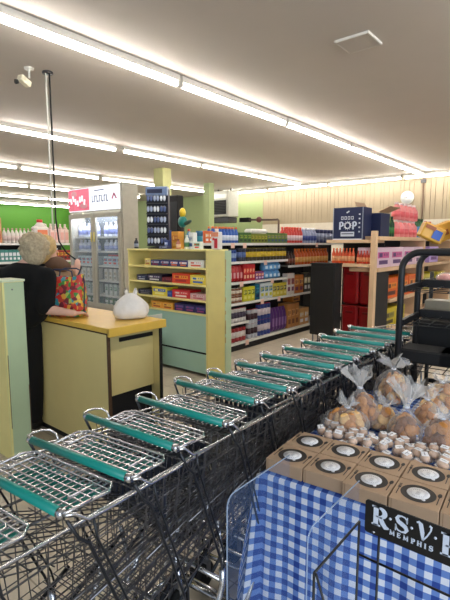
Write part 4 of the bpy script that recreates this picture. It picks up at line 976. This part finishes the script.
# ------------------------------------------------------------------ clear acrylic display sides
g = thing('acrylic_display','clear acrylic display with rounded corners before the gingham cloth','display stand',(0,0,0))
def acr(x0,x1,yy,top,parent):
    rc=.035; poly=[(x1,.02),(x1,top)]
    for k in range(7): a=R(90+k*15); poly.append((x0+rc+rc*math.cos(a),top-rc+rc*math.sin(a)))
    poly.append((x0,.02))
    M_=Matrix.Translation((0,yy,0)) @ Matrix.Rotation(R(90),4,'X')
    p_=MB().prism(poly,-.002,.002,M_acr,M_).build('side_sheet',parent)
    MB().tube([(a,yy,b_) for a,b_ in poly[1:]],.0023,M_acre,6).build('polished_edge',p_)
acr(.945,1.285,.785,.868,g); acr(.955,1.27,.525,.872,g)
MB().b2((.95,.527,.30),(1.27,.783,.304),M_acr).build('shelf_sheet',g)
MB().b2((.945,.527,.02),(1.27,.783,.024),M_acr).build('base_sheet',g)

# ------------------------------------------------------------------ bread rack
RO=Vector((2.58,.868,0)); RA=R(4)
g = thing('bread_rack','black steel bread rack with arched tubular ends behind the cookie bags','rack',RO,RA)
def arch(x,name):
    w_=MB(); pts=[(x,0,.02),(x,0,1.45)]
    for k in range(1,8): a=R(k*90/7); pts.append((x,-.10+.10*math.cos(a),1.45+.10*math.sin(a)))
    pts+= [(x,-.72,1.55)]
    for k in range(1,8): a=R(k*90/7); pts.append((x,-.72-.13*math.sin(a),1.42+.13*math.cos(a)))
    pts.append((x,-.85,.02)); w_.tube(pts,.0185,M_black,12); w_.build(name,g)
arch(0,'end_frame'); arch(.40,'end_frame')
for z in (1.34,1.15,.89,.62,.36):
    s_=MB(); s_.box((.40,-.425,z+.008),(.03,.81,.05),M_black,bevel=.004); s_.box((.78,-.425,z),(.02,.85,.03),M_black)
    for y_ in (-.012,-.838): s_.box((.39,y_,z),(.78,.02,.035),M_black)
    for i in range(9): s_.tube([(.0,-.06-i*.09,z-.005),(.78,-.06-i*.09,z-.005)],.003,M_black,5)
    for i in range(8): s_.tube([(.02+i*.1,-.02,z-.009),(.02+i*.1,-.83,z-.009)],.0025,M_black,5)
    s_.build('shelf',g)
for y_ in (0,-.85): MB().tube([(.79,y_,.02),(.79,y_,1.40)],.014,M_black,8).build('rear_post',g)
w_=MB()
for i in range(5): w_.tube([(.0,-.12-i*.15,1.565),(.40,-.12-i*.15,1.565)],.004,M_black,5)
w_.build('top_wires',g)
for (x,y_) in ((0,0),(.4,0),(0,-.85),(.4,-.85)): MB().lathe([(.024,0),(.024,.03)],M_blk,c=(x,y_,0),n=12).build('foot',g)
TR=Matrix.Translation(RO)@Matrix.Rotation(RA,4,'Z')
for i,(lx,ly) in enumerate(((.53,-.14),(.55,-.30),(.54,-.46))):
    me=MB(); me.ell((0,0,.032),(.075,.06,.032),colm([(226,150,140),(214,130,110),(230,180,170)][i]),14,8,jit=.05,seed=i); me.ell((0,0,.036),(.082,.066,.036),M_bag,14,8,jit=.08,seed=i)
    put('wrapped_loaf',me.mesh('wrapped_loaf'),TR@Vector((lx,ly,1.342)),RA,['pink wrapped loaf nearest the rack upright','second wrapped loaf on the top rack shelf','pale wrapped loaf furthest right on the top rack shelf'][i],'loaf')
for i in range(3):
    put('bread_tray',carton(.14,.3,.10,(40,38,42),(120,110,100),(90,90,96)),TR@Vector((.22,-.14-i*.18,.622)),RA,'low dark package on the lower rack shelf, %s from the left' % ordn[i],'package','dark packages on the lower rack shelf')
for i in range(3):
    put('bread_tray',carton(.13,.24,.07,(150,140,120),(190,186,180),(60,90,120)),TR@Vector((.58,-.14-i*.17,1.158)),RA,'flat pale package on the second rack shelf, %s from the left' % ordn[i],'package','pale packages on the second rack shelf')
for i in range(3):
    put('bread_crate',MB().box((0,0,.04),(.20,.34,.08),M_blk,bevel=.01).box((0,-.171,.045),(.12,.003,.03),M_dkgrey).mesh('bread_crate'),TR@Vector((.22,-.14-i*.22,.895)),RA,'black plastic crate on the middle rack shelf, %s from the left' % ordn[i],'crate','black crates on the middle rack shelf')
for z_,nm_ in ((.367,'lowest'),(.897,'middle')):
    for i in range(3):
        put('bread_crate',MB().box((0,0,.10),(.20,.34,.20),M_blk,bevel=.012).box((0,-.171,.12),(.12,.003,.04),M_dkgrey).mesh('bread_crate'),TR@Vector((.58,-.16-i*.22,z_)),RA,'deep black crate at the back of the %s rack shelf, %s from the left' % (nm_,ordn[i]),'crate','deep black crates at the back of the rack')
# orange display packs and dark box on the rack top
OC=mat('orange_pack',(240,176,60),.4,var=.08); BC=mat('blue_pack_print',(40,90,180),.4)
g = MB(); g.box((0,0,.05),(.13,.06,.085),OC,bevel=.006); g.box((.02,-.036,.045),(.05,.003,.05),BC); g.box((-.03,-.036,.07),(.06,.003,.02),mat('brown_pack_print',(170,90,40),.5))
o=put('snack_pack',g.mesh('snack_pack'),TR@Vector((.12,-.10,1.577)),0,'orange snack pack with a blue square tilted on the rack top','snack pack',rot=(0,R(24),R(-50)))
o.location.z=1.61
g = MB(); g.box((0,0,.055),(.12,.06,.1),OC,bevel=.006); g.box((0,-.031,.05),(.05,.003,.03),mat('brown_pack_print',(170,90,40),.5))
o=put('snack_pack',g.mesh('snack_pack2'),TR@Vector((.22,-.17,1.60)),0,'second orange snack pack leaning behind the tilted one','snack pack',rot=(0,R(-22),R(-50)))
o.location.z=1.61
g=MB(); g.box((0,0,.12),(.14,.1,.235),mat('dusky_blue_box',(60,58,84),.5,var=.25,scale=30),bevel=.003); g.box((-.071,0,.12),(.004,.1,.235),M_wp); g.lathe([(.03,.235),(.012,.26),(.012,.30)],M_blk,c=(.02,0,0),n=12)
put('dark_box',g.mesh('dark_box'),TR@Vector((.12,-.33,1.572)),R(-45),'dusky blue box with a white edge standing on the rack top','box')

# ------------------------------------------------------------------ tote bag, white bag
def tote():
    t=thing('floral_tote_bag','tote bag printed with red, yellow and green flowers on the counter','tote bag',(1.995,3.38,1.004),R(-60))
    g=MB(); n=20; vs=[];fs=[]; m_t=bpy.data.materials.new('floral_print'); m_t.use_nodes=True; nt=m_t.node_tree; b=nt.nodes['Principled BSDF']; b.inputs['Roughness'].default_value=.5
    tc=nt.nodes.new('ShaderNodeTexCoord'); vo=nt.nodes.new('ShaderNodeTexVoronoi'); vo.inputs['Scale'].default_value=36; cr=nt.nodes.new('ShaderNodeValToRGB'); cr.color_ramp.interpolation='CONSTANT'
    cols=[(206,50,40),(220,190,70),(70,140,60),(196,70,50),(60,150,160),(226,160,60),(170,190,90),(200,60,70),(120,40,50)]
    cr.color_ramp.elements[0].color=lin(cols[0])+(1,); cr.color_ramp.elements[1].position=.12; cr.color_ramp.elements[1].color=lin(cols[1])+(1,)
    for i,c_ in enumerate(cols[2:]): e=cr.color_ramp.elements.new(.23+i*.1); e.color=lin(c_)+(1,)
    sp=nt.nodes.new('ShaderNodeSeparateXYZ'); nt.links.new(tc.outputs['Object'],vo.inputs['Vector']); nt.links.new(vo.outputs['Color'],sp.inputs[0]); nt.links.new(sp.outputs[0],cr.inputs[0]); nt.links.new(cr.outputs[0],b.inputs['Base Color'])
    for (z,w_,d_) in ((0,.145,.07),(.02,.155,.08),(.14,.16,.085),(.26,.155,.065),(.335,.15,.045),(.335,.145,.04),(.1,.13,.035)):
        for k in range(n):
            a=2*math.pi*k/n; c1=math.copysign(abs(math.cos(a))**.45,math.cos(a)); s1=math.copysign(abs(math.sin(a))**.45,math.sin(a)); vs.append((c1*w_,s1*d_+.004*math.sin(k*2+z*30),z+(.012*math.cos(a*2) if z>.3 else 0)))
    for j in range(6):
        for k in range(n): fs.append([j*n+k,j*n+(k+1)%n,(j+1)*n+(k+1)%n,(j+1)*n+k])
    fs.append(list(range(n-1,-1,-1))); g.add(vs,fs,m_t,True); g.build('body',t)
    for s_ in (-1,1): MB().tube([(.08,s_*.04,.32),(.09,s_*.07,.37),(.05,s_*.085,.385),(-.05,s_*.085,.385),(-.09,s_*.07,.37),(-.08,s_*.04,.32)],.006,mat('navy_strap',(40,50,80),.6),6).build('strap',t)
    MB().tube([(.148,0,.34),(.166,-.01,.28),(.165,-.02,.16),(.158,-.02,.03)],.005,mat('navy_strap',(40,50,80),.6),6).build('edge_piping',t)
tote()
def white_bag():
    t=thing('white_plastic_bag','crumpled white plastic shopping bag on the far end of the counter','plastic bag',(2.25,2.87,1.004),R(-30))
    rnd=random.Random(5); m_=mat('white_bag_film',(232,226,218),.45,var=.05,bump=.8,scale=25)
    g=MB(); prof=[(.08,0),(.125,.01),(.14,.05),(.13,.1),(.095,.145),(.055,.18),(.03,.2)]
    ph=[rnd.uniform(0,6) for _ in range(5)]
    g.lathe(prof,m_,n=30,sy=.75,wob=lambda a,j:1+.07*math.sin(4*a+ph[0]+j)+.06*math.sin(9*a+ph[1]-j*1.3)+.04*math.sin(15*a+ph[2]+j*2)); g.build('body',t)
    g=MB()
    for (x,a) in ((-.02,-.5),(.03,.5)): g.tube([(x,0,.18),(x+math.sin(a)*.04,.01,.215),(x+math.sin(a)*.03,.02,.23),(x+math.sin(a)*.0,.03,.20)],[.014,.01,.012,.008],m_,8)
    g.build('handles',t)
white_bag()

# ------------------------------------------------------------------ people
def remesh(o,vox,it=6):
    r=o.modifiers.new('remesh','REMESH'); r.mode='VOXEL'; r.voxel_size=vox; r.use_smooth_shade=True
    s=o.modifiers.new('smooth','SMOOTH'); s.factor=.6; s.iterations=it; return o
def hand(g,wrist,dirv,up,m,sc=1.0):
    """palm, four unequal bent fingers and a side thumb"""
    wv=Vector(wrist); d=Vector(dirv).normalized(); u=Vector(up).normalized(); s=d.cross(u).normalized(); u=s.cross(d)
    for k in (-1.2,-.4,.4,1.2): g.cap(wv+s*k*.012*sc,wv+d*.085*sc+s*k*.019*sc,.017*sc,.014*sc,m,8)
    for k,l in zip((-1.5,-.5,.5,1.5),(.06,.078,.083,.068)):
        a=wv+d*.09*sc+s*k*.019*sc; b=a+(d*.85-u*.35)*l*.5*sc; c=b+(d*.55-u*.8)*l*.5*sc
        g.cap(a,b,.0095*sc,.0085*sc,m,8); g.cap(b,c,.0085*sc,.007*sc,m,8)
    a=wv+d*.02*sc-s*.025*sc; b=a+(d*.6-s*.7-u*.2)*.05*sc; c=b+(d*.9-u*.3)*.032*sc
    g.cap(a,b,.012*sc,.01*sc,m,8); g.cap(b,c,.01*sc,.008*sc,m,8)
def head(g,c,f,m,r=.095):
    """f: facing direction"""
    c=Vector(c); f=Vector(f).normalized(); az=math.atan2(f.y,f.x); u=Vector((0,0,1)); s=Vector((-f.y,f.x,0)).normalized()
    g.ell(c+u*.02,(r*1.02,r*.82,r*1.12),m,16,12,rz=az); g.ell(c+f*.025-u*.055,(.062,.056,.062),m,12,10,rz=az)
    g.cap(c+f*.088+u*.01,c+f*.112-u*.022,.011,.014,m,8)
    for k in (-1,1):
        g.ell(c+s*k*.082-f*.005,(.018,.01,.03),m,8,6,rz=az); g.ell(c+f*.08+s*k*.033+u*.028,(.012,.018,.008),m,8,6,rz=az)
    g.cap(c+f*.092-s*.02-u*.052,c+f*.092+s*.02-u*.052,.008,.008,m,8)
def eyes_etc(c,f,parent):
    c=Vector(c); f=Vector(f).normalized(); s=Vector((-f.y,f.x,0)).normalized(); u=Vector((0,0,1)); g=MB()
    for k in (-1,1): g.ell(c+f*.086+s*k*.033+u*.012,(.01,.013,.008),mat('eye_white',(230,228,224),.3),8,6,rz=math.atan2(f.y,f.x)); g.ell(c+f*.094+s*k*.033+u*.012,(.004,.006,.006),M_blk,8,6,rz=math.atan2(f.y,f.x))
    g.build('eyes',parent)
    MB().cap(c+f*.099-s*.02-u*.052,c+f*.099+s*.02-u*.052,.005,.005,mat('lips',(186,110,100),.5),8).build('lips',parent)
def hair(c,f,parent,cols,r,seed,drop=.05):
    c=Vector(c); f=Vector(f).normalized(); rnd=random.Random(seed); g=MB(); m_=mat(cols[0],cols[1],.7,var=.22,scale=60,bump=.8)
    g.ell(c-f*.018+Vector((0,0,.035)),(r,r*.9,r*.98),m_,14,10,rz=math.atan2(f.y,f.x)); g.ell(c-f*.04-Vector((0,0,.02)),(r*.72,r*.82,r*.75+drop*.3),m_,14,10,rz=math.atan2(f.y,f.x))
    for i in range(46):
        a=rnd.uniform(0,6.28); e=rnd.uniform(-.45,1.4); n=Vector((math.cos(a)*math.cos(e),math.sin(a)*math.cos(e),math.sin(e)))
        if n.dot(f)>.45 and n.z<.45: continue
        p_=c-f*.02+Vector((n.x*r*.92,n.y*r*.86,.03+n.z*r*.95)); g.ell(p_,(.024,.02,.022),m_,8,6)
    o=g.build('hair',parent); remesh(o,.008,3); return o
# person one: black top, short grey hair
p1=thing('person','person in a black short sleeved top, seen from behind, reaching to the counter','person',(1.735,3.575,0))
def rel(v): return Vector(v)-Vector((1.735,3.575,0))
B=MB(); f1=Vector((.72,.69,0)).normalized(); s1=Vector((f1.y,-f1.x,0))       # s1 = her right
hc=rel((1.83,3.545,1.535)); sh=rel((1.74,3.57,1.33)); hip=rel((1.735,3.72,.9)); az1=math.atan2(f1.y,f1.x)
rs_=sh+s1*.175; ls_=sh-s1*.175; el=rel((1.79,3.36,1.08)); wr=rel((1.945,3.2,1.045)); lel=rel((1.68,3.80,1.08)); lwr=rel((1.84,3.73,1.05))
head(B,hc,f1+Vector((.1,-.1,-.0)),M_skin)
B.cap(hc-Vector((0,0,.06))-f1*.03,sh+Vector((0,0,.08)),.052,.06,M_skin)
B.ell(sh-Vector((0,0,.05)),(.12,.19,.17),M_skin,rz=az1); B.ell(sh-Vector((0,0,.22)),(.13,.18,.2),M_skin,rz=az1); B.ell(hip+Vector((0,0,.04)),(.14,.19,.18),M_skin,rz=az1)
for a_,e_,w0 in ((rs_,el,wr),(ls_,lel,lwr)): B.cap(a_,e_,.058,.045,M_skin); B.cap(e_,w0,.044,.028,M_skin)
hand(B,wr,(1,.02,-.05),(0,0,1),M_skin,.9); hand(B,lwr,(1,-.1,-.02),(0,0,1),M_skin)
for k in (1,-1):
    h0=hip+s1*k*.095-Vector((0,0,.04)); kn=h0+Vector((.02,0,-.42)); an=Vector((kn.x-.01,kn.y,.09)); B.cap(h0,kn,.088,.058,M_skin); B.cap(kn,an,.056,.038,M_skin)
remesh(B.build('body',p1),.011)
hair(hc,f1,p1,('grey_blond_hair',(176,160,130)),.118,1); eyes_etc(hc,f1,p1)
Q=MB(); bm_=mat('black_knit',(5,5,6),1.0)
Q.ell(sh-Vector((0,0,.03)),(.145,.215,.155),bm_,rz=az1); Q.ell(sh-Vector((0,0,.2)),(.155,.21,.22),bm_,rz=az1); Q.ell(hip+Vector((0,0,.06)),(.155,.2,.18),bm_,rz=az1); Q.cap(sh-Vector((0,0,.2)),hip+Vector((0,0,.02)),.155,.155,bm_)
for a_,e_ in ((rs_,el),(ls_,lel)): Q.cap(a_,a_.lerp(e_,.9),.08,.075,bm_)
remesh(Q.build('top',p1),.014)
Q=MB(); bt=mat('black_trousers',(12,12,15),.9)
for k in (1,-1):
    h0=hip+s1*k*.095-Vector((0,0,.04)); kn=h0+Vector((.02,0,-.42)); an=Vector((kn.x-.01,kn.y,.11)); Q.cap(h0,kn,.105,.078,bt); Q.cap(kn,an,.076,.06,bt)
Q.ell(hip,(.155,.2,.14),bt,rz=az1); remesh(Q.build('trousers',p1),.014)
for k in (1,-1):
    a=hip+s1*k*.095; a=Vector((a.x+.01,a.y,.045)); MB().ell(a+f1*.06,(.14,.05,.044),M_blk,14,8,rz=az1).build('shoe',p1)

# person two: tan jacket, blond, behind the tote
p2o=Vector((2.38,4.24,0)); p2=thing('person','person in a tan jacket with a brown hood, behind the floral tote bag','person',p2o)
f2=Vector((.3,-.95,0)).normalized(); s2=Vector((f2.y,-f2.x,0)); az2=math.atan2(f2.y,f2.x)
f2h=Vector((.95,-.1,0)).normalized()
B=MB(); sh=Vector((0.02,-.02,1.30)); hip=Vector((0,0,.87)); hc=Vector((-.10,-.05,1.53))
head(B,hc,f2h,M_skin,.09); B.cap(hc-Vector((0,0,.05)),sh+Vector((0,0,.07)),.048,.056,M_skin)
B.ell(sh-Vector((0,0,.05)),(.11,.17,.16),M_skin,rz=az2); B.ell(hip+Vector((0,0,.1)),(.12,.17,.26),M_skin,rz=az2)
rs_=sh-s2*.16; ls_=sh+s2*.16
el=Vector((.20,-.02,1.08)); wr=Vector((.15,-.16,1.30)); lel=Vector((-.26,-.1,1.03)); lwr=Vector((-.2,-.32,.98))
if (rs_-el).length>(ls_-el).length: rs_,ls_=ls_,rs_
for a_,e_,w0 in ((rs_,el,wr),(ls_,lel,lwr)): B.cap(a_,e_,.05,.04,M_skin); B.cap(e_,w0,.038,.026,M_skin)
hand(B,wr,(.1,-.1,1),(-.3,-1,0),M_skin,.95); hand(B,lwr,(.3,-1,-.1),(0,0,1),M_skin,.95)
for k in (1,-1):
    h0=hip+s2*k*.09-Vector((0,0,.03)); kn=h0+Vector((0,0,-.39)); an=Vector((kn.x,kn.y,.09)); B.cap(h0,kn,.08,.054,M_skin); B.cap(kn,an,.052,.036,M_skin)
remesh(B.build('body',p2),.011)
hair(hc,f2h,p2,('blond_hair',(196,166,112)),.112,2,.1); eyes_etc(hc,f2h,p2)
Q=MB(); jk=mat('tan_jacket_cloth',(150,122,96),.85,var=.08)
Q.ell(sh-Vector((0,0,.04)),(.15,.21,.15),jk,rz=az2); Q.cap(sh-Vector((0,0,.12)),hip+Vector((0,0,.02)),.17,.18,jk); Q.ell(hip+Vector((0,0,.06)),(.17,.21,.2),jk,rz=az2)
for a_,e_,w0 in ((rs_,el,wr),(ls_,lel,lwr)): Q.cap(a_,e_,.076,.064,jk); Q.cap(e_,e_.lerp(w0,.85),.06,.046,jk)
remesh(Q.build('jacket',p2),.014)
Q=MB(); Q.ell(Vector((-.03,-.09,1.40)),(.115,.12,.07),mat('brown_hood_cloth',(96,70,52),.9),rx=R(12)); Q.ell(Vector((.0,-.13,1.37)),(.10,.09,.06),mat('brown_hood_cloth',(96,70,52),.9)); remesh(Q.build('hood',p2),.012)
Q=MB(); bt2=mat('dark_blue_trousers',(36,40,56),.85)
for k in (1,-1):
    h0=hip+s2*k*.09-Vector((0,0,.03)); kn=h0+Vector((0,0,-.39)); an=Vector((kn.x,kn.y,.11)); Q.cap(h0,kn,.098,.07,bt2); Q.cap(kn,an,.068,.055,bt2)
Q.ell(hip-Vector((0,0,.02)),(.15,.19,.13),bt2,rz=az2); remesh(Q.build('trousers',p2),.014)
for k in (1,-1):
    a=hip+s2*k*.09; MB().ell(Vector((a.x,a.y,.045))+f2*.06,(.13,.048,.044),M_blk,14,8,rz=az2).build('shoe',p2)
